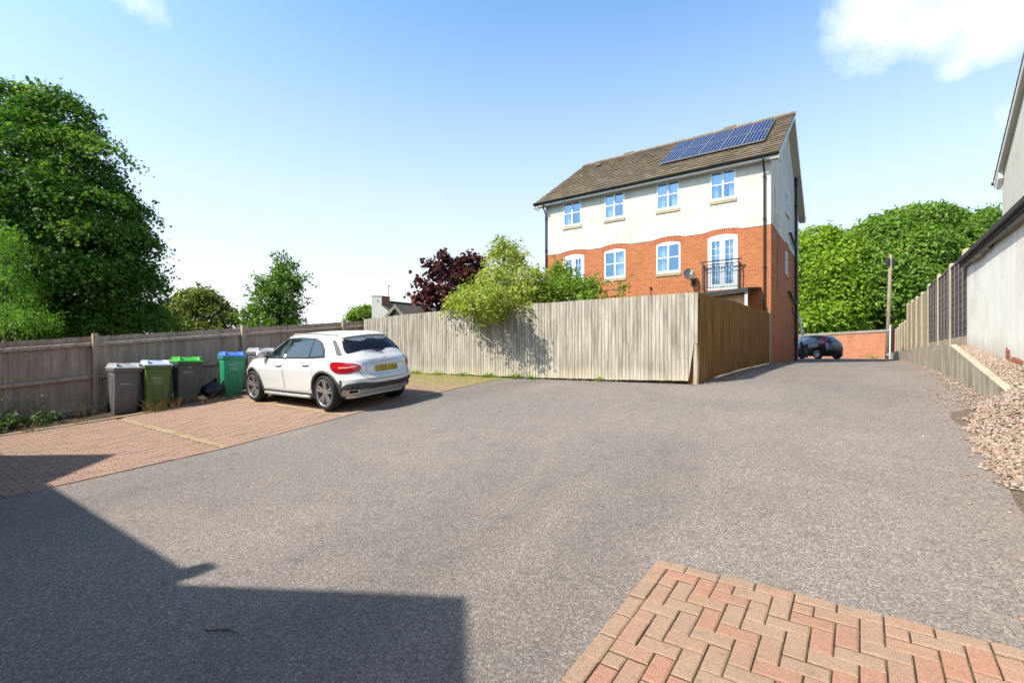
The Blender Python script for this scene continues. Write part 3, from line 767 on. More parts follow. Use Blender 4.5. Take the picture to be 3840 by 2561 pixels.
for v, sg in ((EV-.055, 1), (BV+.46, -1)):
    mb = MB(); n = 8; p = [(.058*math.cos(math.pi*(1+k/n)), .058*math.sin(math.pi*(1+k/n))) for k in range(n+1)]; p2 = [(x*.86, y*.86) for x, y in reversed(p)]
    mb.prism(p+p2, lambda a, d, b, v=v: (d, v+a, 7.21+b), RL-.02, RR+.02); mb.build('gutter', M_BLACKPL, bd)
for u, sg in ((RR-.03, 1), (RL+.0, -1)):                 # bargeboards and verge soffits on both gables
    mb = MB(); sf = MB()
    for v0, v1 in ((EV-.03, RV), (BV+.42, RV)):
        mb.hexa([(u,v0,roof_z(v0)-.24),(u+.025,v0,roof_z(v0)-.24),(u+.025,v1,roof_z(v1)-.24),(u,v1,roof_z(v1)-.24),(u,v0,roof_z(v0)-.02),(u+.025,v0,roof_z(v0)-.02),(u+.025,v1,roof_z(v1)-.02),(u,v1,roof_z(v1)-.02)])
        w0, w1 = (GU, u-.001) if sg == 1 else (u+.026, WL)
        sf.hexa([(w0,v0,roof_z(v0)-.20),(w1,v0,roof_z(v0)-.20),(w1,v1,roof_z(v1)-.20),(w0,v1,roof_z(v1)-.20),(w0,v0,roof_z(v0)-.18),(w1,v0,roof_z(v0)-.18),(w1,v1,roof_z(v1)-.18),(w0,v1,roof_z(v1)-.18)])
        c = v0+(.42 if v0 < RV else -.42)
        mb.hexa([(u,min(v0,c),7.03),(u+.025,min(v0,c),7.03),(u+.025,max(v0,c),7.03),(u,max(v0,c),7.03),(u,min(v0,c),roof_z(v0)-.22),(u+.025,min(v0,c),roof_z(v0)-.22),(u+.025,max(v0,c),roof_z(v0)-.22),(u,max(v0,c),roof_z(v0)-.22)])
    mb.build('bargeboard', M_FASCIA, bd); sf.build('verge_soffit', M_SOFFIT, bd)
def downpipe(u, name='downpipe'):
    mb = MB(); mb.tube([(u,EV-.05,7.2),(u,EV-.05,7.02),(u,FV-.07,6.72),(u,FV-.07,-.4)], .034, 10)
    for z in (6.5, 4.95, 3.2, 1.5): mb.box(u-.055, u+.055, FV-.075, FV-.001, z, z+.03); mb.tube([(u,FV-.07,z-.05),(u,FV-.07,z+.08)], .041, 10)
    mb.build(name, M_BROWNPL, bd, smooth=False)
downpipe(-2.87); downpipe(-12.28)
mb = MB(); mb.tube([(GU+.09,27.41,-.4),(GU+.09,27.41,8.7)], .062, 12)
for z in (.6, 2.6, 5.1, 7.2, 8.2): mb.tube([(GU+.09,27.41,z),(GU+.09,27.41,z+.12)], .075, 12)
for z, v0 in ((5.42, 25.25), (2.72, 24.9)): mb.tube([(GU-.01,v0,z+.06),(GU+.09,v0,z+.06),(GU+.10,v0+.12,z-.03),(GU+.09,27.41,z-.28)], .052, 10)
mb.tube([(GU+.05,26.2,2.2),(GU+.05,26.2,2.02),(GU+.07,27.35,1.9)], .025, 8)
mb.build('soil_pipe', M_BROWNPL, bd)
mb = MB()
for v, z0, z1 in ((20.9,4.86,6.35), (21.55,4.86,5.5), (21.5,2.45,4.7)): mb.box(GU, GU+.012, v-.012, v+.012, z0, z1)
mb.box(WL+.3, WL+.33, FV-.014, FV, 2.4, 3.) ; mb.box(-7.16, -7.13, FV-.02, FV, 2.15, 2.75); mb.box(-7.18, -7.11, FV-.07, FV, 2.73, 2.82)
mb.build('cable', M_BROWNPL, bd)
def balconette(a0, a1, z0, z1):
    mb = MB(); d = .22; M = MF
    mb.boxm(M, a0-.10, a1+.10, d-.03, d+.02, z1-.02, z1+.02)
    for z in (z0+.10, z1-.13): mb.boxm(M, a0, a1, d-.012, d+.012, z-.012, z+.012)
    for a in (a0, a1):
        mb.boxm(M, a-.018, a+.018, d-.018, d+.018, z0-.02, z1-.02)
        for z in (z0+.10, z1-.13): mb.boxm(M, a-.012, a+.012, 0, d-.018, z-.015, z+.015)
        mb.boxm(M, a-.02, a+.02, 0, .02, z0, z1-.1)
    n = 13
    for k in range(1, n): a = a0+(a1-a0)*k/n; mb.boxm(M, a-.008, a+.008, d-.008, d+.008, z0+.112, z1-.142)
    mb.build('balconette', M_IRON, bd)
balconette(-5.0, -3.7, 2.46, 3.58); balconette(-11.48, -10.16, 2.46, 3.58)
# front porch peeping past the far corner of the gable
mb = MB()
mb.hexa([(GU-.02,29.6,2.05),(GU+.01,29.6,2.08),(GU+.16,29.6,1.02),(GU+.13,29.6,.99),(GU-.02,30.5,2.05),(GU+.01,30.5,2.08),(GU+.16,30.5,1.02),(GU+.13,30.5,.99)])
mb.build('porch_gable', M_FASCIA, bd)
# solar panels: ten on the roof
def b_solar(n):
    p = n.obj(); s = n.sep(p)
    fx = n.math('FRACT', n.math('MULTIPLY', s[0], 1/.135)); fy = n.math('FRACT', n.math('MULTIPLY', s[1], 1/.151))
    lx = n.math('LESS_THAN', fx, .16); ly = n.math('LESS_THAN', fy, .035)
    cell = n.mix(n.voro(p, 16, 'Distance'), (.006,.010,.05), (.011,.019,.085))
    n.col(n.mix(lx, n.mix(n.math('MULTIPLY', ly, .5), cell, (.20,.23,.33)), (.27,.31,.42)))
M_SOLAR = mat('solar_cell', rough=.25, spec=.25, coat=.0, build=b_solar)
M_ALU = mat('aluminium_edge', (.62,.63,.65), .35, .5, metal=.6)
ang = math.atan(slope)
PW, PL = .82, 1.82
def solar(i, j):
    nm = ['lower', 'upper'][j]; wh = ['first', 'second', 'third', 'fourth', 'fifth'][i]
    v = 21.03+j*(PL+.02)*math.cos(ang); z = roof_z(21.03)+.13+j*(PL+.02)*math.sin(ang); u = -7.20+i*(PW+.014)
    lab = f'blue solar panel, {wh} from the left in the {nm} row on the tiled roof'
    t = thing('solar_panel', lab, 'solar panel', (u, v, z), (ang, 0, 0), 'blue solar panels on the brown tiled roof')
    return t
s0 = solar(0, 0)
mb = MB(); mb.box(.012, PW-.012, .012, PL-.012, .0, .034); cells = mb.build('cell_sheet', M_SOLAR, s0, local=True)
mb = MB()
for b in ((0,PW,0,.018),(0,PW,PL-.018,PL),(0,.018,.018,PL-.018),(PW-.018,PW,.018,PL-.018)): mb.box(b[0], b[1], b[2], b[3], -.005, .04)
frm = mb.build('panel_frame', M_ALU, s0, local=True)
mb = MB(); mb.box(.02, PW-.02, .35, .40, -.11, -.006); mb.box(.02, PW-.02, PL-.4, PL-.35, -.11, -.006); rail_ = mb.build('mounting_rail', M_ALU, s0, local=True)
for j in range(2):
    for i in range(5):
        if i == j == 0: continue
        t = solar(i, j)
        for c in (cells, frm, rail_):
            q = c.copy(); COL.objects.link(q); q.parent = t
# satellite dish
sd = thing('satellite_dish', 'grey satellite dish on a bracket beside the french door', 'satellite dish', (-5.42, 19.88, 2.95))
mb = MB(); ctr = Vector((-5.50, 19.55, 3.14)); ax = Vector((.50,-.80,.36)).normalized(); a = ax.orthogonal().normalized(); a = (Vector((0,0,1))-ax*ax.z).normalized(); b = ax.cross(a)
vs, fs = [], []; nr, na = 6, 28
for i in range(nr+1):
    r = i/nr
    for k in range(na):
        t = 2*math.pi*k/na; vs.append(ctr+a*(.25*r*math.sin(t))+b*(.215*r*math.cos(t))+ax*(.055*r*r))
for i in range(nr):
    for k in range(na): fs.append((i*na+k, i*na+(k+1)%na, (i+1)*na+(k+1)%na, (i+1)*na+k))
mb.add(vs, fs); o = mb.build('dish', mat('dish_grey', (.11,.095,.09), .6), sd, smooth=True, fix=False)
q = o.modifiers.new('solid', 'SOLIDIFY'); q.thickness = .012
mb = MB(); f0 = ctr-a*.20+ax*.04; hd = ctr-a*.10+ax*.34
mb.tube([f0, ctr-a*.24+ax*.15, hd], .013, 8); mb.build('feed_arm', M_ALU, sd)
mb = MB(); mb.tube([hd-ax*.03, hd+ax*.09], [.035,.045], 10); mb.box(hd.x-.03, hd.x+.05, hd.y-.06, hd.y+.03, hd.z-.1, hd.z-.02); mb.build('feed_horn', mat('dish_horn', (.55,.54,.5), .5), sd)
mb = MB(); mb.tube([(-5.42,19.88,2.86),(-5.42,19.7,2.86),(-5.45,19.60,3.02),tuple(ctr-ax*.03)], .02, 8); mb.box(-5.50,-5.34,19.87,19.898,2.72,3.0); mb.build('bracket', M_BLACKPL, sd)
# lean-to under the french door
ln = thing('lean_to', 'small dark roofed lean-to with a pale post below the french door', 'lean-to', (-4.2, 19.3, -.35))
mb = MB(); mb.hexa([(-5.05,18.55,2.14),(-3.20,18.55,2.27),(-2.98,19.88,2.40),(-5.05,19.88,2.36),(-5.05,18.55,2.21),(-3.20,18.55,2.34),(-2.98,19.88,2.47),(-5.05,19.88,2.43)]); mb.build('roof', M_FELT, ln)
mb = MB(); mb.hexa([(-5.03,18.53,2.05),(-3.22,18.53,2.18),(-3.22,18.575,2.18),(-5.03,18.575,2.05),(-5.03,18.53,2.13),(-3.22,18.53,2.26),(-3.22,18.575,2.26),(-5.03,18.575,2.13)]); mb.build('fascia_board', M_FELT, ln)
mb = MB(); mb.box(-3.31, -3.22, 18.6, 18.69, -.4, 2.27); mb.build('post', M_FASCIA, ln)
mb = MB(); mb.box(-5.0, -3.33, 18.85, 18.9, -.4, 2.14); mb.build('back_panel', mat('tan_board', (.62,.40,.22), .8), ln)
# ================================================================= right side of the drive
WT = lambda v: float(np.interp(v, [8.45, 13.5, 16, 39], [-.50, .20, .21, .10]))
rw = MB()
vs_ = axis_((8.45,13.5,.4),(13.5,39,2.5))
for a, b in zip(vs_, vs_[1:]):
    rw.hexa([(1.50,a,float(zg(1.5,a))-.3),(1.60,a,float(zg(1.5,a))-.3),(1.60,b,float(zg(1.5,b))-.3),(1.50,b,float(zg(1.5,b))-.3),(1.50,a,WT(a)),(1.60,a,WT(a)+.005),(1.60,b,WT(b)+.005),(1.50,b,WT(b))], .5)
o = rw.build('retaining_wall', M_RETAIN); o['label'] = 'low streaked concrete retaining wall sloping down beside the drive'; o['category'] = 'retaining wall'
bm = bmesh.new(); bm.from_mesh(o.data); bmesh.ops.remove_doubles(bm, verts=bm.verts, dist=.0005)
bmesh.ops.delete(bm, geom=[f for f in bm.faces if abs(f.normal.y) > .95 and 8.7 < f.calc_center_median().y < 38.9], context='FACES_ONLY'); bm.to_mesh(o.data); bm.free()
BW = 1.86
def zbank(u, v):
    base = float(np.interp(v, [0, 4, 5.5, 7, 8.66, 9.9, 11.9, 14.5, 40], [-1.5,-1.1,-.85,-.55,-.33,-.17,0.0,.2,.2]))
    road = float(zg(u, v))
    if u > BW+.02: return base
    if v > 8.9:
        t = (u-1.6)/(BW-1.6); return max(WT(min(v, 39))-.035, -9)*(1-t)+base*t if t > 0 else WT(v)-.035
    u0 = 1.0+.12*math.sin(v*2.1); t = min(1, max(0, (u-u0)/(BW-u0))); t = t*t*(3-2*t)
    return road+.0+(base-road)*t
mb = MB(); mb.sheet(axis_((.8,1.685,.09),(1.685,1.86,.06),(1.86,6.,.8)), axis_((1,8.66,.15)), lambda u, v: zbank(u, v)-.004)
mb.sheet(axis_((1.605,1.86,.06),(1.86,6.,.8)), axis_((8.66,14.4,.15)), lambda u, v: zbank(u, v)-.004)
M_BANK = mat('gravel_bed', rough=.95, build=lambda n: (n.col(n.mix(n.step(n.noise(n.pos(), 55, 4, .7), .35, .65), (.10,.07,.048), (.30,.215,.155))), n.bump(n.noise(n.pos(), 55, 4, .7), .9, .03)))
structure(mb.build('gravel_bank', M_BANK, smooth=True))['label'] = 'stony bank below the white wall'
def b_stone(n):
    c = n.ramp(n.rnd(), [(0, (.33,.215,.16)), (.3, (.42,.30,.23)), (.55, (.20,.145,.11)), (.8, (.53,.43,.35)), (.975, (.40,.32,.26)), (.985, (.42,.14,.06)), (1, (.42,.14,.06))])
    n.col(n.mix(n.math('MULTIPLY', n.step(n.noise(n.pos(), 120, 3, .7), .5, .7), .4), c, (.25,.18,.12)))
M_STONE = mat('pinkish_gravel', rough=.9, build=b_stone)
ico = bmesh.new(); bmesh.ops.create_icosphere(ico, subdivisions=1, radius=1.)
IV = np.array([v.co[:] for v in ico.verts]); IF = np.array([[v.index for v in f.verts] for f in ico.faces]); ico.free()
def stones(pts, size):
    n = len(pts); k = len(IV)
    V = IV[None]*(1+rng.normal(size=(n,k,1))*.22)*size[:,None,None]*rng.uniform(.6, 1.35, (n,1,3))*np.array([1,1,.62])
    a = rng.random(n)*6.28; c, s = np.cos(a)[:,None], np.sin(a)[:,None]
    X = V[:,:,0]*c-V[:,:,1]*s; Y = V[:,:,0]*s+V[:,:,1]*c
    W = np.stack([X, Y, V[:,:,2]], 2)+pts[:,None]
    return W.reshape(-1,3), (IF[None]+np.arange(n)[:,None,None]*k).reshape(-1,3), np.repeat(rng.random(n), len(IF))
pts = []
while len(pts) < 20000:
    v = rng.uniform(2.2, 14.15); u = rng.uniform(.7, 2.25)
    if v < 8.66:
        lo = float(np.interp(v, [2, 4.2, 4.8, 5.4, 5.9, 6.6, 7.8, 8.5, 8.8], [1.7, 1.4, 1.12, 1.05, .95, .95, 1.02, 1.18, 1.35]))+.05*math.sin(v*13)
        if u < lo+rng.exponential(.05)-.03 or (u > BW-.02): continue
        pts.append((u, v, zbank(u, v)+.012))
    else:
        if not 1.605 < u < BW-.01: continue
        pts.append((u, v, zbank(u, v)+.012))
for k in range(1100):                               # loose line of chippings at the foot of the wall
    v = 8.5+rng.exponential(4.5)
    if v > 30: continue
    w = .22*math.exp(-(v-8.5)/5)+.04; u = 1.49-abs(rng.normal())*w
    pts.append((u, v, float(zg(u, v))+.012))
for k in range(90):
    v = rng.uniform(3.5, 11); u = 1.1-abs(rng.normal())*.35
    pts.append((u, v, float(zg(u, v))+.008))
pts = np.array(pts); V, F, r = stones(pts, rng.gamma(4., .0023, len(pts))+.003)
np_mesh('gravel', V, F, r, M_STONE, kind='stuff', label='pinkish gravel heaped at the end of the retaining wall', category='gravel')
pts = np.array([(-2.63+abs(rng.normal())*.12, v, 0) for v in rng.uniform(10.3, 19.8, 420)]+[(u, 10.2-abs(rng.normal())*.05, 0) for u in rng.uniform(-7.5, -2.7, 120)]); pts[:,2] = zg(pts[:,0], pts[:,1])+.01
V, F, r = stones(pts, rng.uniform(.008, .024, len(pts)))
np_mesh('grit', V, F, r*.7, M_STONE, kind='stuff', label='loose grit along the foot of the brown side fence', category='gravel')
# panel fence on the wall
pf = thing('panel_fence', 'panel fence with concrete posts standing on the retaining wall', 'fence', (1.8, 22, .1))
FU = 1.88
PV = [(15.80,2.20),(18.10,2.24),(20.53,2.26),(22.64,2.22),(24.75,2.27),(26.9,2.33),(29.19,2.38),(30.88,1.66),(33.0,1.68),(34.98,1.70),(36.6,1.6),(38.18,1.56)]
PV = [(v*1.044, z*1.044) for v, z in PV]
for i, (v, z) in enumerate(PV):
    mb = MB(); mb.box(FU-.055, FU+.055, v-.06, v+.06, WT(v)-.3, z-.04); mb.hexa([(FU-.055,v-.06,z-.04),(FU+.055,v-.06,z-.04),(FU+.055,v+.06,z-.04),(FU-.055,v+.06,z-.04),(FU-.035,v-.04,z),(FU+.035,v-.04,z),(FU+.035,v+.04,z),(FU-.035,v+.04,z)])
    mb.build('concrete_post', M_CONC, pf)
ends = [14.1]+[p[0] for p in PV]
for i, (a, b) in enumerate(zip(ends, ends[1:])):
    z0 = WT((a+b)/2)+.0; zt = min(PV[max(i-1,0)][1], PV[i][1])-.08; a2, b2 = a+.05, b-.05
    if i == 0: zt = 2.19
    mb = MB(); mb.box(FU-.025, FU+.025, a2, b2, z0-.25, z0+.19); mb.build('gravel_board', M_CONC, pf)
    mb = MB(); g = .03 if i % 3 else .0
    if i < 3:
        n = 11
        for k in range(n):
            q0 = z0+.2+(zt-z0-.2)*k/n; q1 = z0+.2+(zt-z0-.2)*(k+1)/n+.015
            mb.hexa([(FU-.014,a2,q0),(FU+.005,a2,q0),(FU+.005,b2,q0),(FU-.014,b2,q0),(FU-.004,a2,q1),(FU+.005,a2,q1),(FU+.005,b2,q1),(FU-.004,b2,q1)])
        p = mb.build('lap_panel', M_DARKPANEL, pf)
        mb = MB()
        for k in range(5): c = a2+(b2-a2)*k/4; c = min(max(c, a2+.02), b2-.02); mb.box(FU-.03, FU-.015, c-.013, c+.013, z0+.2, zt)
        mb.box(FU-.032, FU-.016, a2, b2, zt-.03, zt+.01); mb.build('batten', M_BATTEN, p)
    else:
        boards(mb, lambda s, d, z: (FU+.01-d, s, z), a2, b2, lambda v: z0+.2+g, lambda v: zt, .14, 1, .02, .0)
        mb.build('board_panel', M_WOODR, pf)
# white outbuilding
ob = thing('outbuilding', 'single storey white rendered outbuilding with a dark roof edge and patches of missing render', 'outbuilding', (4, 9.5, -.2))
zb_o = lambda v: zbank(BW+.1, v)
mb = MB(); mb.box(BW, 6.2, -5, 14.24, -2.4, 1.87); mb.build('wall', M_WHITEWALL, ob)
mb = MB(); mb.box(BW-.14, 6.35, -5.1, 14.36, 1.97, 2.07); mb.box(BW-.10, 6.3, -5.05, 14.34, 1.905, 1.97); mb.build('flat_roof', M_FELT, ob, bevel=.015)
mb = MB()
v = 4.2
while v < 14.1:
    l = random.uniform(.5, 1.3); e = min(v+l, 14.2); z0 = 1.905-random.uniform(.04, .1)
    mb.hexa([(BW-.075,v,z0),(BW-.03,v,z0-.01),(BW-.03,e,z0+random.uniform(-.03,.03)),(BW-.075,e,z0+.01),(BW-.08,v,1.904),(BW-.02,v,1.904),(BW-.02,e,1.904),(BW-.08,e,1.904)]); v = e+.005
mb.build('soffit_board', mat('rotten_board', rough=.9, build=b_conc((.26,.21,.16), False)), ob)
def blotch(cx, cy, rx, ry, seed, n=26):
    g = np.random.default_rng(seed); ph = g.random(4)*6.28
    return [(cx+rx*math.cos(t)*(1+.22*math.sin(3*t+ph[0])+.16*math.sin(5*t+ph[1])+.1*math.sin(9*t+ph[2])), cy+ry*math.sin(t)*(1+.22*math.sin(2*t+ph[3])+.15*math.sin(7*t+ph[0]))) for t in [2*math.pi*k/n for k in range(n)]]
mb = MB()
mb.prism(blotch(10.62, -.03, .15, .13, 4), lambda a, d, b: (BW-d, a, b), -.01, .003)
mb.prism(blotch(10.15, -.13, .40, .07, 9), lambda a, d, b: (BW-d, a, b), -.01, .0045)
mb.build('exposed_brick', M_OLDBRICK, ob)
# tall house behind it
hs = thing('tall_house', 'tall white rendered house with a steep tiled gable at the right edge', 'house', (7.6, 17.6, 0))
HU, HV, HR = 3.8, 22.45, 17.3
hz = lambda v: 5.82+(22.77-v)*.638 if v >= HR else 5.82+(22.77-(2*HR-v))*.638
mb = MB(); mb.prism([(2*HR-HV,-.4),(HV,-.4),(HV,hz(HV)-.1),(HR,hz(HR)-.1),(2*HR-HV,hz(HV)-.1)], lambda a, d, b: (d, a, b), HU, 13.); mb.build('wall', M_WHITEWALL, hs)
mb = MB()
for v0, v1 in ((22.77, HR), (2*HR-22.77, HR)):
    for k in range(20):
        p, q = v0+(v1-v0)*k/20, v0+(v1-v0)*(k+1.15)/20; q = max(q, HR) if v0 > HR else min(q, HR)
        mb.hexa([(HU-.17,p,hz(p)+.0),(13.2,p,hz(p)+.0),(13.2,q,hz(q)+.0),(HU-.17,q,hz(q)+.0),(HU-.17,p,hz(p)+.07),(13.2,p,hz(p)+.07),(13.2,q,hz(q)+.03),(HU-.17,q,hz(q)+.03)])
mb.build('roof', M_SLATE, hs)
mb = MB()
for v0, v1 in ((22.77, HR), (2*HR-22.77, HR)):
    mb.hexa([(HU-.15,v0,hz(v0)-.22),(HU-.12,v0,hz(v0)-.22),(HU-.12,v1,hz(v1)-.22),(HU-.15,v1,hz(v1)-.22),(HU-.15,v0,hz(v0)-.005),(HU-.12,v0,hz(v0)-.005),(HU-.12,v1,hz(v1)-.005),(HU-.15,v1,hz(v1)-.005)])
mb.prism([(22.77,5.80),(22.77,5.62),(22.46,5.45),(22.2,5.75),(22.2,6.1)], lambda a, d, b: (d, a, b), HU-.14, HU-.02)
mb.build('bargeboard', M_FASCIA, hs)
mb = MB(); mb.hexa([(HU-.12,22.75,5.60),(HU,22.75,5.60),(HU,HR,hz(HR)-.2),(HU-.12,HR,hz(HR)-.2),(HU-.12,22.75,5.63),(HU,22.75,5.63),(HU,HR,hz(HR)-.17),(HU-.12,HR,hz(HR)-.17)]); mb.build('verge_soffit', M_SOFFIT, hs)
mb = MB(); mb.tube([(HU-.2,22.83,5.76),(13,22.83,5.76)], .06, 8); mb.build('gutter', M_BLACKPL, hs)
t = thing('concrete_post', 'round topped concrete post behind the dark panel fence', 'post', (2.3, 17.3, .2))
mb = MB(); mb.tube([(2.3,17.3,0),(2.3,17.3,2.62),(2.3,17.3,2.72),(2.3,17.3,2.77)], [.14,.14,.125,.07], 14); mb.build('shaft', M_CONC, t, smooth=True)

# ================================================================= far end of the drive
A_, B_ = Vector((3.4, 39.6, 0)), Vector((-17, 60.9, 0)); dw = (B_-A_).normalized(); nw = Vector((dw.y, -dw.x, 0))
bw = thing('boundary_wall', 'old red brick boundary wall with stone coping at the end of the drive', 'wall', tuple((A_+B_)/2+Vector((0,0,-.3))))
def wallbox(mb, w0, w1, z0, z1, a=A_, b=B_):
    p = [a+nw*w0, a+nw*w1, b+nw*w1, b+nw*w0]
    mb.hexa([(q.x,q.y,z0) for q in p]+[(q.x,q.y,z1) for q in p])
mb = MB(); wallbox(mb, -.16, .16, -.6, 1.50); mb.build('brick_face', mat('old_brick_long', rough=.92, build=lambda n: None), bw)
m = bpy.data.materials['old_brick_long']
def b_farbrick(n):
    p = n.mapv(n.pos(), rot=(0, 0, -math.atan2(dw.y, dw.x))); s = n.sep(p)
    b = n.new('ShaderNodeTexBrick'); n.l.new(n.comb(s[0], s[2], 0.), b.inputs['Vector'])
    b.inputs['Scale'].default_value = 1.; b.inputs['Brick Width'].default_value = .23; b.inputs['Row Height'].default_value = .077; b.inputs['Mortar Size'].default_value = .012
    b.inputs['Color1'].default_value = (.58,.20,.09,1); b.inputs['Color2'].default_value = (.46,.13,.06,1); b.inputs['Mortar'].default_value = (.48,.27,.17,1)
    w = n.noise(n.comb(n.math('MULTIPLY', s[0], .8), n.math('MULTIPLY', s[2], 9.), 1.), 1., 5, .65)
    c = n.mix(n.math('MULTIPLY', n.step(w, .56, .66), .75), b.outputs['Color'], (.14,.05,.03))
    c = n.mix(n.math('MULTIPLY', n.step(n.noise(p, 1.2, 4), .5, .7), .4), c, (.62,.30,.17))
    n.col(c)
b_farbrick(NB(m.node_tree, m.node_tree.nodes['Principled BSDF']))
mb = MB(); wallbox(mb, -.21, .21, 1.50, 1.60); wallbox(mb, -.15, .15, 1.60, 1.68); mb.build('coping', M_COPING, bw)
p0, p1 = im(3327, 1345, 30.5), im(3340, 955, 30.5); p0[2] = -.35
pole = thing('utility_pole', 'weathered wooden utility pole with a dark box near its top', 'utility pole', tuple(p0))
p0, p1 = Vector(p0), Vector(p1)
mb = MB(); mb.tube([p0, p0.lerp(p1, .5), p1], [.125,.108,.09], 12); mb.build('shaft', M_POLE, pole, smooth=True)
q = p0.lerp(p1, .93)
mb = MB(); mb.tube([q+Vector((-.14,-.12,-.22)), q+Vector((-.14,-.12,.22))], .11, 10); mb.tube([q+Vector((.14,.0,-.20)), q+Vector((.14,.0,.18))], .10, 10); mb.build('junction_box', M_BLACKPL, pole)
mb = MB(); a = p0+Vector((.12,-.16,0)); b = p0.lerp(p1, .33)+Vector((.10,-.13,0)); mb.tube([a, b], .045, 8); mb.build('cable_guard', M_FASCIA, pole)
mb = MB(); a = p0+Vector((.26,-.05,0)); b = p0.lerp(p1, .31)+Vector((.24,-.03,0)); mb.tube([a, b], .085, 8); mb.build('dark_duct', M_BLACKPL, pole)
mb = MB()
for k in range(9):
    q = p0.lerp(p1, .42+.055*k); s = -1 if k % 2 else 1; mb.tube([q, q+Vector((s*.17, -.10*s-.08, 0))], .012, 6)
for f in (.05, .28): q = p0.lerp(p1, f); mb.box(q.x-.06, q.x+.06, q.y-.16, q.y-.14, q.z-.06, q.z+.06)
mb.build('step_iron', M_ALU, pole)
ob_ = im(3078, 1250, 50)
t = thing('obelisk', 'pale stone obelisk rising behind the brick boundary wall', 'obelisk', (ob_[0], ob_[1], -.3))
mb = MB(); x, y = ob_[0], ob_[1]
def frust(mb, x, y, w0, w1, z0, z1): mb.hexa([(x-w0,y-w0,z0),(x+w0,y-w0,z0),(x+w0,y+w0,z0),(x-w0,y+w0,z0),(x-w1,y-w1,z1),(x+w1,y-w1,z1),(x+w1,y+w1,z1),(x-w1,y+w1,z1)])
frust(mb, x, y, .24, .14, .5, 3.25); frust(mb, x, y, .14, .01, 3.25, 3.5); mb.build('shaft', M_OBEL, t)
mb = MB(); frust(mb, x, y, .36, .34, -.3, .5); mb.build('plinth', M_OBEL, t)
g0 = im(3006, 1345, 27.6)
gt = thing('metal_gate', 'dark metal gate standing open past the corner of the flats', 'gate', (g0[0], g0[1], -.3))
gx, gy = g0[0], g0[1]; gd = Vector((.80,-.6,0))
def gb_(mb, a0, a1, w, z0, z1): 
    n = Vector((-gd.y, gd.x, 0)); P = [Vector((gx,gy,0))+gd*a0-n*w, Vector((gx,gy,0))+gd*a1-n*w, Vector((gx,gy,0))+gd*a1+n*w, Vector((gx,gy,0))+gd*a0+n*w]
    mb.hexa([(p.x,p.y,z0) for p in P]+[(p.x,p.y,z1) for p in P])
mb = MB(); gb_(mb, -.05, .03, .04, -.4, .72); mb.build('gate_post', M_IRON, gt)
mb = MB(); gb_(mb, .04, .40, .02, -.2, .50); gb_(mb, .04, .40, .024, .5, .54); mb.build('gate_leaf', mat('dark_gate', (.045,.045,.048), .5), gt)
mb = MB(); gb_(mb, .26, .39, .03, .08, .34); mb.build('gate_plate', mat('grey_plate', (.16,.17,.20), .5), gt)

# ================================================================= houses past the left fence
wh = thing('cottage', 'white gabled cottage with tiled roof and brick chimneys beyond the fence', 'house', tuple(im(1430, 1300, 36)))
def W(x, y, d): return Vector(im(x, y, d))
D0 = 36.
c0 = W(1394, 1112, D0); c1 = W(1431, 1112, D0); ex = Vector((c1.x-c0.x, c1.y-c0.y, 0)); wl = ex.length; ex.normalize(); ey = Vector((-ex.y, ex.x, 0))
if ey.y < 0: ey = -ey
ey = (ey+ex*.75).normalized()
zc, zs = c0.z, W(1431, 1146, D0).z
def Q(a, d, z): p = c0+ex*a+ey*d; return (p.x, p.y, z)
mb = MB(); mb.prism([(0,-.8),(3.4,-.8),(3.4,zs-2.2),(wl,zs),(wl,zc),(0,zc)], lambda a, d, b: Q(a, d, b), 0, .02); mb.build('white_gable', M_WHITEWALL, wh)
mb = MB(); mb.prism([(0,zs-1),(wl+.01,zs-1),(wl+.01,zc),(0,zc)], lambda a, d, b: Q(a, d, b), .021, .75); mb.prism([(-.02,zc),(wl+.03,zc),(wl+.03,zc+.05),(-.02,zc+.05)], lambda a, d, b: Q(a, d, b), -.02, .78); mb.build('chimney', M_CHIM, wh)
mb = MB()
for k in range(14):
    t0, t1 = k/14, min(1, (k+1.15)/14); a0, a1 = 3.5+(wl*.5-3.5)*t0, 3.5+(wl*.5-3.5)*t1; h0, h1 = zs-2.25+(2.55)*t0, zs-2.25+2.55*t1
    mb.hexa([Q(a0,.03,h0),Q(a0,14,h0),Q(a1,14,h1),Q(a1,.03,h1),Q(a0,.03,h0+.09),Q(a0,14,h0+.09),Q(a1,14,h1+.05),Q(a1,.03,h1+.05)])
mb.build('roof', M_SLATE, wh)
mb = MB(); mb.tube([Q(wl*.5,.03,zs+.36),Q(wl*.5,14,zs+.36)], .1, 8); mb.build('ridge', M_FELT, wh)
ch = W(1562, 1105, 40)
cb = thing('brick_chimney', 'broad red brick chimney stack beside the purple tree', 'chimney', (ch.x, ch.y, 0))
mb = MB(); k0, k1 = W(1542, 1105, 41), W(1585, 1105, 41); e1 = (k1-k0); L1 = e1.length; e1.normalize(); e2 = Vector((-e1.y, e1.x, 0)); e2 = e2 if e2.y > 0 else -e2
def Q2(a, d, z): p = k0+e1*a+e2*d; return (p.x, p.y, z)
mb.prism([(-.9,0),(L1+.6,0),(L1+.6,k0.z-1.3),(L1,k0.z-1.1),(L1,k0.z),(0,k0.z),(0,k0.z-.95),(-.9,k0.z-1.7)], lambda a, d, b: Q2(a, d, b), 0, .9); mb.build('stack', M_CHIM, cb)
mb = MB(); mb.prism([(-.95,k0.z-1.74),(0,k0.z-.97),(0,k0.z-.90),(-1.0,k0.z-1.68)], lambda a, d, b: Q2(a, d, b), -.04, .9); mb.build('verge', M_WOODR, cb)
an = thing('aerial', 'thin television aerial on the white chimney', 'aerial', Q(wl*1.25,.4,zc))
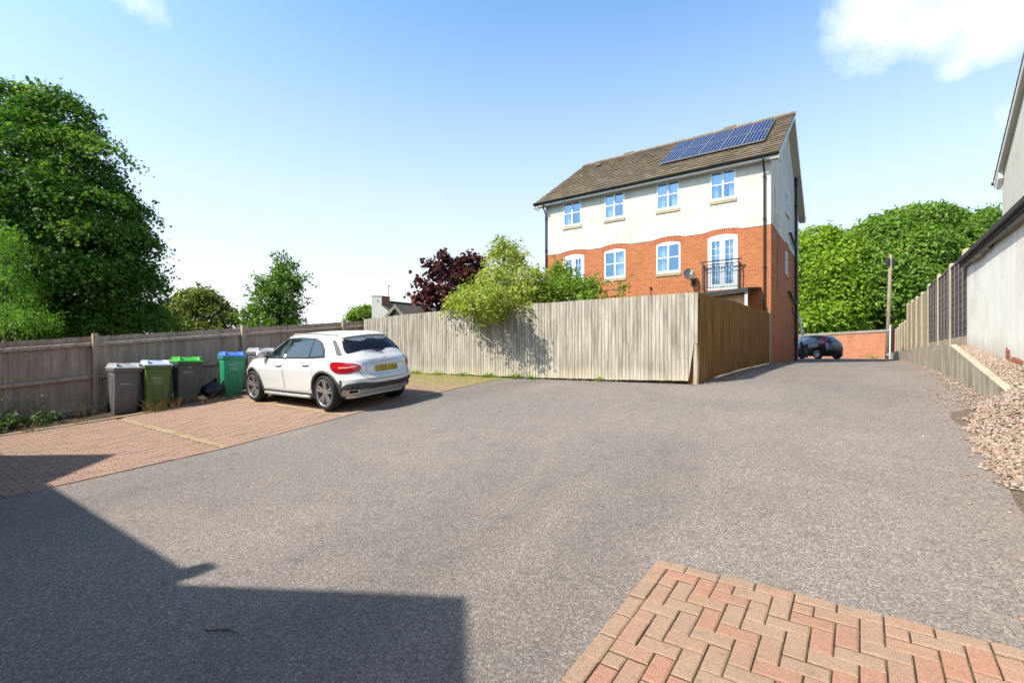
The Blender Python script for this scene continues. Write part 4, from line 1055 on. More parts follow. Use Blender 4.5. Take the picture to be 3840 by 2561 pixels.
mb = MB(); x, y, z = Q(wl*1.25,.4,zc); mb.tube([(x,y,z),(x,y,z+.85)], .02, 6); mb.tube([(x,y,z+.8),(x+.3,y-.1,z+.84)], .018, 6); mb.tube([(x+.1,y-.2,z+.80),(x+.1,y+.15,z+.82)], .012, 5); mb.build('mast', M_BLACKPL, an)
# small red roof left of the cottage
rr = thing('red_roofed_annexe', 'low red tiled annexe beside the white cottage', 'house', tuple(W(1385, 1300, 38)))
mb = MB(); a, b, c, d = W(1368, 1202, 38), W(1392, 1202, 38), W(1392, 1152, 39), W(1386, 1152, 39)
h = Vector((0,0,-.06)); e = ey*5
mb.hexa([a+h,b+h,b+h+e,a+h+e,a,b,b+e,a+e]); mb.hexa([a,b,b+h,a+h,d,c,c+h,d+h]); mb.hexa([a,b,b+e,a+e,d,c,c+e,d+e])
mb.build('roof', mat('red_tile', (.45,.15,.07), .9), rr)
mb = MB(); mb.hexa([a+Vector((0,0,-2)),b+Vector((0,0,-2)),b+e+Vector((0,0,-2)),a+e+Vector((0,0,-2)),a+h*1.1,b+h*1.1,b+e+h*1.1,a+e+h*1.1]); mb.build('wall', M_CHIM, rr)
# summerhouse gable behind the front fence
D1 = 17.5
ap, lf_, rt_ = W(1483.7, 1143, D1), W(1447, 1186, D1), W(1531, 1186, D1)
sh = thing('garden_shed', 'timber garden shed with a pitched felt roof behind the sunlit fence', 'shed', (ap.x, ap.y, -.5))
fx = (rt_-lf_); fx.z = 0; hw = fx.length/2*2.1; fx.normalize(); fy = Vector((-fx.y, fx.x, 0)); fy = fy if fy.y > 0 else -fy; fy = (fy+fx*.9).normalized()
rise = (ap.z-lf_.z)/((ap-lf_).xy.length)
def Q3(a, d, z): p = Vector((ap.x, ap.y, 0))+fx*a+fy*d; return (p.x, p.y, z)
za = ap.z
mb = MB(); mb.prism([(-hw+.12,-.6),(hw-.12,-.6),(hw-.12,za-.12-(hw-.12)*rise),(0,za-.12),(-hw+.12,za-.12-(hw-.12)*rise)], lambda a, d, b: Q3(a, d, b), .12, 2.6); mb.build('wall', mat('pale_shed_boards', rough=.85, build=b_wood((.50,.43,.36),(.58,.52,.45),(.4,.33,.27))), sh)
mb = MB()
for s in (-1, 1): mb.hexa([Q3(0,-.02,za-.05),Q3(s*hw,-.02,za-.05-hw*rise),Q3(s*hw,2.75,za-.05-hw*rise),Q3(0,2.75,za-.05),Q3(0,-.02,za),Q3(s*hw,-.02,za-hw*rise),Q3(s*hw,2.75,za-hw*rise),Q3(0,2.75,za)])
mb.build('roof', mat('grey_felt', rough=.95, build=b_conc((.22,.19,.15), False)), sh)
mb = MB()
for s in (-1, 1): mb.hexa([Q3(0,-.05,za-.13),Q3(s*hw,-.05,za-.13-hw*rise),Q3(s*hw,-.022,za-.13-hw*rise),Q3(0,-.022,za-.13),Q3(0,-.05,za+.012),Q3(s*hw,-.05,za+.012-hw*rise),Q3(s*hw,-.022,za+.012-hw*rise),Q3(0,-.022,za+.012)])
mb.build('bargeboard', M_WOODR, sh)

# ================================================================= the house behind the eye whose shadow lies on the yard
HV0 = -2.6
bh = thing('gabled_house', 'gabled house behind the viewer that shades the corner of the yard', 'house', (-8.5, -6.5, -1.8))
mb = MB(); mb.box(-19, -3.2, -10.5, HV0-.25, -2.4, 3.05); mb.build('wall', M_OLDBRICK, bh)
mb = MB(); zr = lambda v: 3.2+(HV0-v)*.68
mb.hexa([(-19.3,HV0,3.08),(-3.05,HV0,3.08),(-3.05,-6.5,zr(-6.5)-.1),(-19.3,-6.5,zr(-6.5)-.1),(-19.3,HV0,3.2),(-3.05,HV0,3.2),(-3.05,-6.5,zr(-6.5)),(-19.3,-6.5,zr(-6.5))])
mb.hexa([(-19.3,-10.8,3.08),(-3.05,-10.8,3.08),(-3.05,-6.5,zr(-6.5)-.1),(-19.3,-6.5,zr(-6.5)-.1),(-19.3,-10.8,3.2),(-3.05,-10.8,3.2),(-3.05,-6.5,zr(-6.5)),(-19.3,-6.5,zr(-6.5))])
mb.build('roof', M_SLATE, bh)
mb = MB()
for pts in ([(-12.55,3.15),(-11.23,4.50),(-9.68,3.15)], [(-5.72,3.15),(-4.41,4.34),(-3.05,3.1)]):
    mb.prism(pts, lambda a, d, b: (a, d, b), HV0, HV0-2.2)
mb.build('gable', M_OLDBRICK, bh)
mb = MB(); mb.prism([(-5.72,2.9),(-5.72,3.2),(-4.41,4.34),(-3.05,3.1),(-3.1,2.9)], lambda a, d, b: (a, d, b), HV0-.26, HV0-.001); mb.build('gable_soffit', M_OLDBRICK, bh)
mb = MB(); mb.tube([(-19.3,HV0+.06,3.16),(-5.9,HV0+.06,3.16)], .06, 8); mb.box(-5.95, -5.8, HV0-.02, HV0+.16, 3.1, 3.32); mb.build('gutter', M_BLACKPL, bh)
# ================================================================= wheelie bins
M_WHITEP = mat('white_print', (.72,.72,.70), .6)
M_HOLE = mat('dark_plastic', (.012,.012,.013), .6)
M_RUBBER = mat('rubber', (.018,.018,.018), .7)
def text(s, size, loc, rot, parent, m, name='lettering', align='LEFT', ext=.0006):
    c = bpy.data.curves.new(name, 'FONT'); c.body = s; c.size = size; c.align_x = align; c.extrude = ext; c.materials.append(m); c.resolution_u = 2
    tmp = bpy.data.objects.new(name, c); COL.objects.link(tmp); bpy.context.view_layer.update()
    me = bpy.data.meshes.new_from_object(tmp.evaluated_get(bpy.context.evaluated_depsgraph_get())); bpy.data.objects.remove(tmp); bpy.data.curves.remove(c)
    o = bpy.data.objects.new(name, me); COL.objects.link(o); o.parent = parent; o.location = loc; o.rotation_euler = rot
    return o
def plastic(name, c, rough=.42):
    def f(n):
        p = n.obj(); k = n.noise(p, 4, 4); s = n.sep(p)
        cc = n.mix(n.math('MULTIPLY', n.step(k, .4, .7), .3), c, tuple(min(1, x*1.25+.02) for x in c))
        cc = n.mix(n.math('MULTIPLY', n.step(n.math('SUBTRACT', .35, s[2]), 0., .35), .3), cc, (.14,.11,.085))
        n.col(cc)
    return mat(name, c, rough, .4, build=f)
def rr_poly(a, b, r, n=5):
    p = []
    for cx, cy, t0 in ((a-r, b-r, 0), (-a+r, b-r, 90), (-a+r, -b+r, 180), (a-r, -b+r, 270)):
        for k in range(n+1): t = R(t0+90*k/n); p.append((cx+r*math.cos(t), cy+r*math.sin(t)))
    return p
def loft(mb, secs, cap=True):
    n = len(secs[0]); vs = [p for s in secs for p in s]; fs = []
    for i in range(len(secs)-1):
        for k in range(n): fs.append((i*n+k, i*n+(k+1)%n, (i+1)*n+(k+1)%n, (i+1)*n+k))
    if cap: fs += [tuple(reversed(range(n))), tuple(range((len(secs)-1)*n, len(secs)*n))]
    mb.add(vs, fs, .5)
def wheelie_bin(label, u, v, rot, mb_, ml, mlt, lines, zt, two=False, stain=None):
    t = thing('wheelie_bin', label, 'wheelie bin', (u, v, float(zg(u, v))+.02), (R(random.uniform(-1,1)), 0, R(rot)), 'wheelie bins along the fence'); t.scale = (.92, .86, 1.03)
    def sec(z, x0, x1, hw, r): return [((x0+x1)/2+x, y, z) for x, y in rr_poly((x1-x0)/2, hw, r)]
    front = lambda z: .205+(z-.0)*.137/.9
    mb = MB(); loft(mb, [sec(.0,-.20,.19,.215,.04), sec(.03,-.22,.208,.232,.045), sec(.45,-.285,front(.45),.252,.05), sec(.9,-.35,front(.9),.272,.05)], True)
    body = mb.build('body', mb_, t, local=True, smooth=True, bevel=0)
    body.modifiers.new('edge', 'EDGE_SPLIT').split_angle = R(40)
    mb = MB(); loft(mb, [sec(.86,-.36,.352,.282,.05), sec(.885,-.385,.378,.298,.05), sec(.93,-.39,.383,.30,.05), sec(.935,-.37,.365,.285,.05)])
    for s in (-1, 1): mb.box(-.43, -.36, s*.24-.03, s*.24+.03, .88, .955)
    mb.tube([(-.41,-.27,.93),(-.41,.27,.93)], .018, 8); mb.build('rim', mlt if two else mb_, t, local=True, bevel=.004)
    mb = MB(); loft(mb, [sec(.936,-.40,.40,.302,.06), sec(.955,-.405,.405,.306,.06), sec(.972,-.395,.385,.295,.07)])
    def dome(z, x0, x1, hw, dz): return [((x0+x1)/2+x, y, z+dz*((x1+x0)/2+x-x1)/(x0-x1)) for x, y in rr_poly((x1-x0)/2, hw, .06)]
    loft(mb, [dome(.968,-.38,.34,.285,.0), dome(.992,-.375,.30,.27,.035), dome(1.002,-.36,.26,.25,.04)])
    for s in (-1, 1): loft(mb, [[(.02+x, s*.222+y, z) for x, y in rr_poly(ax, .043, .035)] for z, ax in ((.97,.36),(1.03,.31),(1.052,.26))])
    lid = mb.build('lid', ml, t, local=True, smooth=True); lid.modifiers.new('edge', 'EDGE_SPLIT').split_angle = R(35)
    mb = MB()
    for s in (-1, 1): mb.tube([(.325,s*.222,1.0),(.352,s*.222,1.0)], .022, 10)
    mb.build('grip_hole', M_HOLE, lid, local=True)
    mb = MB()                                     # raised front panel outline
    o1, o2 = rr_poly(.112,.235,.05), rr_poly(.098,.221,.045)
    fn = lambda a, b, d: (front(.33+b)+d, a, .33+b)
    n = len(o1); vs = [fn(a,b,.001) for a,b in o1]+[fn(a,b,.012) for a,b in o1]+[fn(a,b,.012) for a,b in o2]+[fn(a,b,.002) for a,b in o2]
    fs = [(i+k*n, (i+1)%n+k*n, (i+1)%n+(k+1)*n, i+(k+1)*n) for k in range(3) for i in range(n)]; mb.add(vs, fs, .5)
    mb.build('front_panel', mb_, t, local=True)
    for s in (-1, 1):                             # side grip recess
        mb = MB(); q = [(-.16,.30),(.06,.36),(.15,.62),(.17,.80),(.05,.84),(-.20,.82),(-.22,.55)]
        hw = lambda z: .232+(z-.03)*.046
        m = len(q); c = (-.02,.6); vs = []
        for sc_, d in ((1,.0),(.97,.007),(.86,.007),(.83,.001)): vs += [((x-c[0])*sc_+c[0], s*(hw(z)+d), (z-c[1])*sc_+c[1]) for x, z in q]
        mb.add(vs, [(i+k*m, (i+1)%m+k*m, (i+1)%m+(k+1)*m, i+(k+1)*m) for k in range(3) for i in range(m)], .5); mb.build('side_panel', mb_, t, local=True)
        mb = MB(); mb.lathe([(.02,-.025),(.095,-.025),(.10,-.01),(.10,.01),(.095,.025),(.02,.025)], 20, 'y', (-.27, s*.24, .10)); mb.build('wheel', M_RUBBER, t, local=True)
    tilt = R(98.6)
    for i, (s, sz, y) in enumerate(lines):
        z = zt-sum(q[1]*1.02 for q in lines[:i]) ; text(s, sz, (front(z)+.004, y, z), (tilt, 0, R(90)), body, M_WHITEP)
    mb = MB(); z = zt+.012                       # linked arrow mark before the council's name
    for a in range(3):
        for dy, dz, w in ((0,.018,.011),(.017,0,.011),(-.012,-.02,.009),(-.017,.006,.007)):
            if a: continue
            mb.hexa([(front(z)+.003,-.118+dy-w,z+dz),(front(z)+.003,-.118+dy,z+dz-w),(front(z)+.003,-.118+dy+w,z+dz),(front(z)+.003,-.118+dy,z+dz+w),(front(z)+.006,-.118+dy-w,z+dz),(front(z)+.006,-.118+dy,z+dz-w),(front(z)+.006,-.118+dy+w,z+dz),(front(z)+.006,-.118+dy,z+dz+w)])
    mb.build('arrow_mark', M_WHITEP, body, local=True)
    return t, body, front
P_GREY = plastic('grey_bin_plastic', (.15,.138,.136)); P_GREYL = plastic('grey_lid_plastic', (.38,.38,.40))
P_OLIVE = plastic('olive_bin_plastic', (.09,.17,.035)); P_BLUEW = plastic('faded_blue_lid', (.50,.55,.70)); P_DKGRN = plastic('slate_green_bin', (.075,.098,.08))
P_LIME = plastic('bright_green_lid', (.05,.42,.04)); P_TEAL = plastic('emerald_bin', (.02,.30,.15)); P_BLUE = plastic('blue_lid', (.07,.19,.62))
SW = [('Sandwell', .048, -.09), ('Metropolitan Borough Council', .0135, -.085)]
SR = [('Sandwell', .048, -.09), ('Recycling Only', .030, -.10), ('Paper and cardboard', .021, -.10), ('Cans  Plastics  Glass', .021, -.10), ('No carrier bags please', .021, -.10)]
wheelie_bin('grey wheelie bin with a grey lid, leftmost in the row beside the fence post', -12.98, 3.60, -3, P_GREY, P_GREYL, P_GREYL, SW, .60)
wheelie_bin('olive green wheelie bin with a faded pale blue lid', -12.72, 4.10, -8, P_OLIVE, P_BLUEW, P_OLIVE, SR, .66)
t, body, fr_ = wheelie_bin('dark slate green wheelie bin with a bright green lid', -12.68, 4.68, -7, P_DKGRN, P_LIME, P_DKGRN, SW, .70)
text('2', .07, (fr_(.82)+.004, -.02, .82), (R(98.6), 0, R(90)), body, M_WHITEP, 'house_number'); text('APT 2', .03, (fr_(.785)+.004, -.04, .785), (R(98.6), 0, R(90)), body, M_WHITEP, 'house_number')
wheelie_bin('emerald green wheelie bin with a blue lid next to the bin bag', -12.62, 5.66, -14, P_TEAL, P_BLUE, P_TEAL, SR, .74)
wheelie_bin('grey wheelie bin half hidden behind the white car', -12.85, 6.50, -4, P_GREY, P_GREYL, P_GREYL, SW, .60)
# bin bag
bg = thing('bin_bag', 'knotted black bin bag lying between two bins', 'bin bag', (-12.62, 5.26, float(zg(-12.6, 5.2))+.02))
bm = bmesh.new(); bmesh.ops.create_icosphere(bm, subdivisions=5, radius=1.)
from mathutils import noise as mn
for w in bm.verts:
    p = w.co.copy(); a = math.atan2(p.y, p.x)
    k = 1+.16*mn.noise(p*1.7)+.07*math.sin(a*11+5*mn.noise(p*2.2))*max(0, p.z+.3)+.09*mn.noise(p*5)
    r = (1-max(0, p.z-.35)*.75) if p.z > .35 else 1
    w.co = Vector((p.x*.24*k*r, p.y*.26*k*r, .21+p.z*.22*(k if p.z > -.3 else 1)))
    if w.co.z < .01: w.co.z = .0
me = bpy.data.meshes.new('sack'); bm.to_mesh(me); bm.free(); me.polygons.foreach_set('use_smooth', [True]*len(me.polygons))
M_BAG = mat('black_bag_film', (.016,.016,.022), .3, .5, build=lambda n: n.bump(n.noise(n.obj(), 16, 5, .6), .9, .03)); me.materials.append(M_BAG)
link(me, 'sack', bg, True)
mb = MB(); mb.tube([(0,0,.39),(.01,.0,.44),(.05,.02,.48),(.10,.01,.47)], [.05,.025,.045,.02], 8); mb.build('knot', M_BAG, bg, local=True, smooth=True)

# ================================================================= cars
def paint(name, c, coat=1.):
    return mat(name, c, .32, .5, coat=coat)
M_PLATE = mat('yellow_plate', rough=.4, build=lambda n: n.col(n.mix(n.step(n.noise(n.mapv(n.obj(), (14,14,5)), 1., 2), .42, .60), (.62,.45,.04), (.22,.13,.02))))
M_REARGLASS = mat('rear_car_glass', (.010,.014,.024), .06, .45)
M_CARGLASS2 = mat('far_car_glass', (.09,.12,.17), .05, .8, coat=.5)  # paler bluish base stands in for the glass's reflection
M_REDL = mat('red_lamp', (.45,.008,.018), .08, .6, coat=.8)
M_REDC = mat('pale_red_lamp', (.75,.22,.22), .1, .6, coat=.8)
M_CHROME = mat('chrome', (.75,.77,.80), .12, .5, metal=1.)
M_ALLOY = mat('alloy_silver', (.50,.48,.47), .3, .5, metal=.75)
M_TRIM = mat('dark_trim', (.075,.075,.078), .6)
M_SKID = mat('silver_skid', (.48,.465,.45), .42, .5, metal=.3)
M_DARK = mat('wheel_well', (.006,.006,.006), .9)
def itp(x, tab): return float(np.interp(x, [t[0] for t in tab], [t[1] for t in tab]))
class Car:
    def __init__(s, p): s.p, s.cache = p, {}
    def prof(s, part, k):
        q = s.p[part]; return itp(k, q['xr']), itp(k, q['xf']), itp(k, q['w'])
    def zrange(s, part, x):
        q = s.p[part]; return itp(x, q['zb']), itp(x, q['zt'])
    def ring(s, part, k, n=120, off=0.):
        key = (part, round(k, 4))
        if key not in s.cache: s.cache[key] = s.ring_(part, key[1])
        return s.cache[key]
    def ring_(s, part, k):
        xr, xf, w = s.prof(part, k); q = s.p[part]; pts = []
        t = np.linspace(0, math.pi, 1200); c = np.cos(t); sn = np.sin(t)
        xc = q.get('xc', 0.)
        ex = np.where(c < 0, 2/q['nr'], 2/q['nf']); a = np.where(c < 0, xc-xr, xf-xc)
        x = xc+np.sign(c)*np.abs(c)**ex*a; y = w*np.abs(sn)**ex
        x, y = x[::-1], y[::-1]                   # rear centre round the left flank to the front centre
        sl = np.concatenate([[0], np.cumsum(np.hypot(np.diff(x), np.diff(y)))])
        return x, y, sl
    def closed(s, part, k, n):
        x, y, sl = s.ring(part, k); q = np.linspace(0, sl[-1], n//2+1); X = np.interp(q, sl, x); Y = np.interp(q, sl, y)
        return list(zip(X, Y))+[(a, -b) for a, b in zip(X[-2:0:-1], Y[-2:0:-1])]
    def shell(s, part, ks, n=128, crown=.03, capn=7, bottom=False):
        mb = MB(); secs = []
        for k in ks:
            sec = []
            for x, y in s.closed(part, k, n):
                zb, zt = s.zrange(part, x); sec.append((x, y, zb+(zt-zb)*k))
            secs.append(sec)
        xr, xf, w = s.prof(part, ks[-1]); cx = (xr+xf)/2; top = s.closed(part, ks[-1], n)
        for i in range(1, capn):
            sc_ = 1-(i/capn)**1.1; sec = []
            for x, y in top:
                X, Y = cx+(x-cx)*sc_, y*sc_; zb, zt = s.zrange(part, X)
                sec.append((X, Y, zb+(zt-zb)*ks[-1]+crown*(1-sc_**2)))
            secs.append(sec)
        loft(mb, secs, True); return mb
    # a point on the skin: side(x, z) or tail(s, z) with s measured round the body from the middle of the tail
    def pick(s, x, z):
        zb, zt = s.zrange('low', x); return 'low' if z <= zt-.004 else 'top'
    def side(s, x, z, off, sg=1, part=None):
        part = part or s.pick(x, z); zb, zt = s.zrange(part, x); k = min(1, max(0, (z-zb)/(zt-zb))); xr, xf, w = s.prof(part, k); q = s.p[part]; xc = q.get('xc', 0.)
        n, a = (q['nr'], xc-xr) if x < xc else (q['nf'], xf-xc); t = min(.999, abs((x-xc)/a)); y = w*(1-t**n)**(1/n)
        return (x, sg*(y+off), z)
    def tail(s, d, z, off, part=None, front=False):
        xe = 1.6 if front else -1.95
        part = part or s.pick(xe, z); X = xe
        for it in range(4):
            zb, zt = s.zrange(part, X); k = min(1, max(0, (z-zb)/(zt-zb))); x, y, sl = s.ring(part, k)
            a = abs(d) if not front else sl[-1]-abs(d)
            X, Y = np.interp(a, sl, x), np.interp(a, sl, y)
        e = .02
        dx, dy = np.interp(a+e, sl, x)-np.interp(a-e, sl, x), np.interp(a+e, sl, y)-np.interp(a-e, sl, y); l = math.hypot(dx, dy) or 1
        X -= dy/l*off; Y += dx/l*off
        return (X, Y if d >= 0 else -Y, z)
    def patch(s, poly, fn, name, m, parent, rings=(1,.93,.85,.76,.67,.57,.47,.37,.26,.13), sub=4, smooth=True):
        P = []; sub = max(1, round(44/len(poly)))
        for (a, b), (c, d) in zip(poly, poly[1:]+poly[:1]):
            for i in range(sub): P.append((a+(c-a)*i/sub, b+(d-b)*i/sub))
        cx = sum(p[0] for p in P)/len(P); cz = sum(p[1] for p in P)/len(P); n = len(P); vs, fs = [], []
        for r in rings: vs += [fn(cx+(a-cx)*r, cz+(b-cz)*r) for a, b in P]
        vs.append(fn(cx, cz))
        for i in range(len(rings)-1):
            for k in range(n): fs.append((i*n+k, i*n+(k+1)%n, (i+1)*n+(k+1)%n, (i+1)*n+k))
        o = (len(rings)-1)*n
        for k in range(n): fs.append((o+k, o+(k+1)%n, len(rings)*n))
        mb = MB(); mb.add(vs, fs, .5); return mb.build(name, m, parent, smooth=smooth, local=True)
    def strip(s, pts, w, fn, name, m, parent):
        mb = MB(); fine = []
        for (a, b), (c, d) in zip(pts, pts[1:]):
            q = max(1, int(math.hypot(c-a, d-b)/.03)); fine += [(a+(c-a)*i/q, b+(d-b)*i/q) for i in range(q)]
        fine.append(pts[-1])
        for (a, b), (c, d) in zip(fine, fine[1:]):
            l = math.hypot(c-a, d-b) or 1; nx, nz = -(d-b)/l*w/2, (c-a)/l*w/2
            mb.add([fn(a+nx,b+nz), fn(c+nx,d+nz), fn(c-nx,d-nz), fn(a-nx,b-nz)], [(0,1,2,3)], .5)
        return mb.build(name, m, parent, local=True, fix=False)
def rounded(poly, r=.03, n=3):
    out = []; m = len(poly)
    for i in range(m):
        p, q, t = Vector(poly[i-1]), Vector(poly[i]), Vector(poly[(i+1) % m])
        a = q+(p-q).normalized()*min(r, (p-q).length*.45); b = q+(t-q).normalized()*min(r, (t-q).length*.45)
        for k in range(n+1): f = k/n; out.append(tuple((a*(1-f)**2+q*2*f*(1-f)+b*f*f)))
    return out
def wheel(parent, loc, left, R_, rimr, spokes, wd=.22, name='wheel', twin=True):
    mb = MB(); h = wd/2
    mb.lathe([(rimr,-h*.8),(rimr+.02,-h),(R_-.03,-h),(R_-.006,-h*.72),(R_,-h*.3),(R_,h*.3),(R_-.006,h*.72),(R_-.03,h),(rimr+.02,h),(rimr-.004,h*.9),(rimr-.02,h*.5)], 40)
    w = mb.build('wheel', M_RUBBER, parent, local=True, smooth=True); w.location = loc; w.rotation_euler = (0, 0, 0 if left else math.pi)
    mb = MB(); mb.lathe([(rimr+.002,h*.93),(rimr-.012,h*.96),(rimr-.022,h*.8),(rimr-.03,-h*.7)], 40)
    mb.lathe([(.0,h*.74),(.05,h*.74),(.062,h*.6),(.062,h*.2)], 20)
    for k in range(spokes):
        b = 2*math.pi*k/spokes+.35
        for o in ((-.17,.17) if twin else (0,)):
            c0, c1 = b+o*1.6, b+o; r0, r1, w0, w1 = .035, rimr-.012, .020, .027 if twin else .026
            def pt(r, a, s, y, wv): return (r*math.cos(a)-s*wv*math.sin(a), y, r*math.sin(a)+s*wv*math.cos(a))
            mb.hexa([pt(r0,c0,-1,h*.4,w0),pt(r1,c1,-1,h*.55,w1),pt(r1,c1,1,h*.55,w1),pt(r0,c0,1,h*.4,w0),pt(r0,c0,-1,h*.70,w0),pt(r1,c1,-1,h*.90,w1*.8),pt(r1,c1,1,h*.90,w1*.8),pt(r0,c0,1,h*.70,w0)], .5)
    mb.build('rim', M_ALLOY, w, local=True, bevel=.004)
    mb = MB(); mb.lathe([(.0,h*.05),(rimr-.05,h*.05),(rimr-.05,-h*.2),(0,-h*.2)], 28); mb.build('brake_disc', M_TRIM, w, local=True)
    return w
def cutout(o, axles, r, half):
    for x in axles:
        for s in (-1, 1):
            mb = MB(); mb.lathe([(0,-.28),(r,-.28),(r,.28),(0,.28)], 48, 'y', (x, s*half, r*.0+.345)); c = mb.build('cutter', M_DARK, None); bm = bmesh.new(); bm.from_mesh(c.data); bmesh.ops.remove_doubles(bm, verts=bm.verts, dist=.0001); bmesh.ops.dissolve_degenerate(bm, edges=bm.edges, dist=.0001); bmesh.ops.recalc_face_normals(bm, faces=bm.faces); bm.to_mesh(c.data); bm.free(); c.parent = o.parent
            b = o.modifiers.new('arch', 'BOOLEAN'); b.operation = 'DIFFERENCE'; b.object = c; b.solver = 'EXACT'
    bpy.context.view_layer.update(); dg = bpy.context.evaluated_depsgraph_get()
    me = bpy.data.meshes.new_from_object(o.evaluated_get(dg)); cs = [m.object for m in o.modifiers]; o.modifiers.clear(); old = o.data; o.data = me; bpy.data.meshes.remove(old)
    for c in cs: d = c.data; bpy.data.objects.remove(c); bpy.data.meshes.remove(d)
    me.materials.append(M_DARK)
    for p in me.polygons:
        c = p.center
        if any(math.hypot(c.x-x, c.z-.345) < r+.002 and abs(c.y) < half-.005 for x in axles) and (abs(p.normal.y) > .95 and abs(c.y) < half-.25 or abs(p.normal.y) < .3 and any(abs(math.hypot(c.x-x, c.z-.345)-r) < .02 for x in axles)): p.material_index = len(me.materials)-1
    me.polygons.foreach_set('use_smooth', [True]*len(me.polygons)); o.modifiers.new('edge', 'EDGE_SPLIT').split_angle = R(38)
GLA = {'low': dict(nr=4.6, nf=4., xc=-.1,
   xr=[(0,-1.98),(.12,-2.07),(.3,-2.19),(.45,-2.205),(.52,-2.17),(.62,-2.135),(.8,-2.125),(.93,-2.09),(1,-2.03)], xf=[(0,2.04),(.25,2.17),(.5,2.21),(.75,2.17),(.9,2.1),(1,2.0)],
   w=[(0,.80),(.12,.855),(.3,.875),(.5,.893),(.66,.902),(.74,.905),(.79,.892),(.9,.872),(1,.832)],
   zb=[(-2.2,.30),(-1.9,.24),(-1.6,.21),(1.7,.20),(2.2,.24)], zt=[(-2.2,1.0),(-1.9,1.02),(-1.2,1.0),(0,.965),(.9,.955),(1.15,.965),(1.5,.925),(1.9,.83),(2.2,.70)]),
  'top': dict(nr=4.2, nf=5., xc=-.4,
   xr=[(0,-2.05),(.12,-2.0),(.3,-1.93),(.6,-1.80),(.85,-1.66),(.95,-1.58),(1,-1.5)], xf=[(0,1.40),(.2,1.13),(.5,.81),(.8,.48),(.93,.28),(1,.12)],
   w=[(0,.832),(.15,.815),(.4,.765),(.7,.695),(.88,.635),(.96,.595),(1,.55)],
   zb=[(-2.2,.98),(-1.9,1.0),(-1.2,.98),(0,.945),(.9,.935),(1.4,.93)], zt=[(-2.1,1.37),(-1.6,1.415),(-1.0,1.452),(-.4,1.462),(.2,1.45),(.6,1.40),(1.4,1.30)])}
def body_parts(C, root, m, ks_l, ks_t, axles, r, half, crown=.035):
    ks_l, ks_t = lin(0, 1, 41), lin(0, 1, 41)
    o = C.shell('low', ks_l, 200, .02).build('body', m, root, local=True, smooth=True); cutout(o, axles, r, half)
    o2 = C.shell('top', ks_t, 200, crown).build('cabin', m, root, local=True, smooth=True)
    mb = MB(); mb.box(-1.75, 1.85, -.62, .62, .17, .60); mb.build('underbody', M_DARK, root, local=True)
    return o, o2
lv = lambda *a: list(a)
cu, cv = -9.62, 6.27
car = thing('parked_car', 'white compact suv parked nose to the fence in the block paved bay', 'car', (cu, cv, float(zg(cu, cv))+.016), (R(-5.2), R(-.7), math.pi), None, 1.0)
Mw = paint('white_car_paint', (.78,.78,.755))
C = Car(GLA); AX = (-1.35, 1.35)
body, cabin = body_parts(C, car, Mw, [0,.06,.12,.2,.3,.4,.5,.58,.66,.71,.745,.79,.84,.9,.95,1.], [0,.1,.2,.3,.4,.5,.6,.7,.8,.88,.94,.975,1.], AX, .385, .92)
S = lambda sg, off: (lambda x, z: C.side(x, z, off, sg))
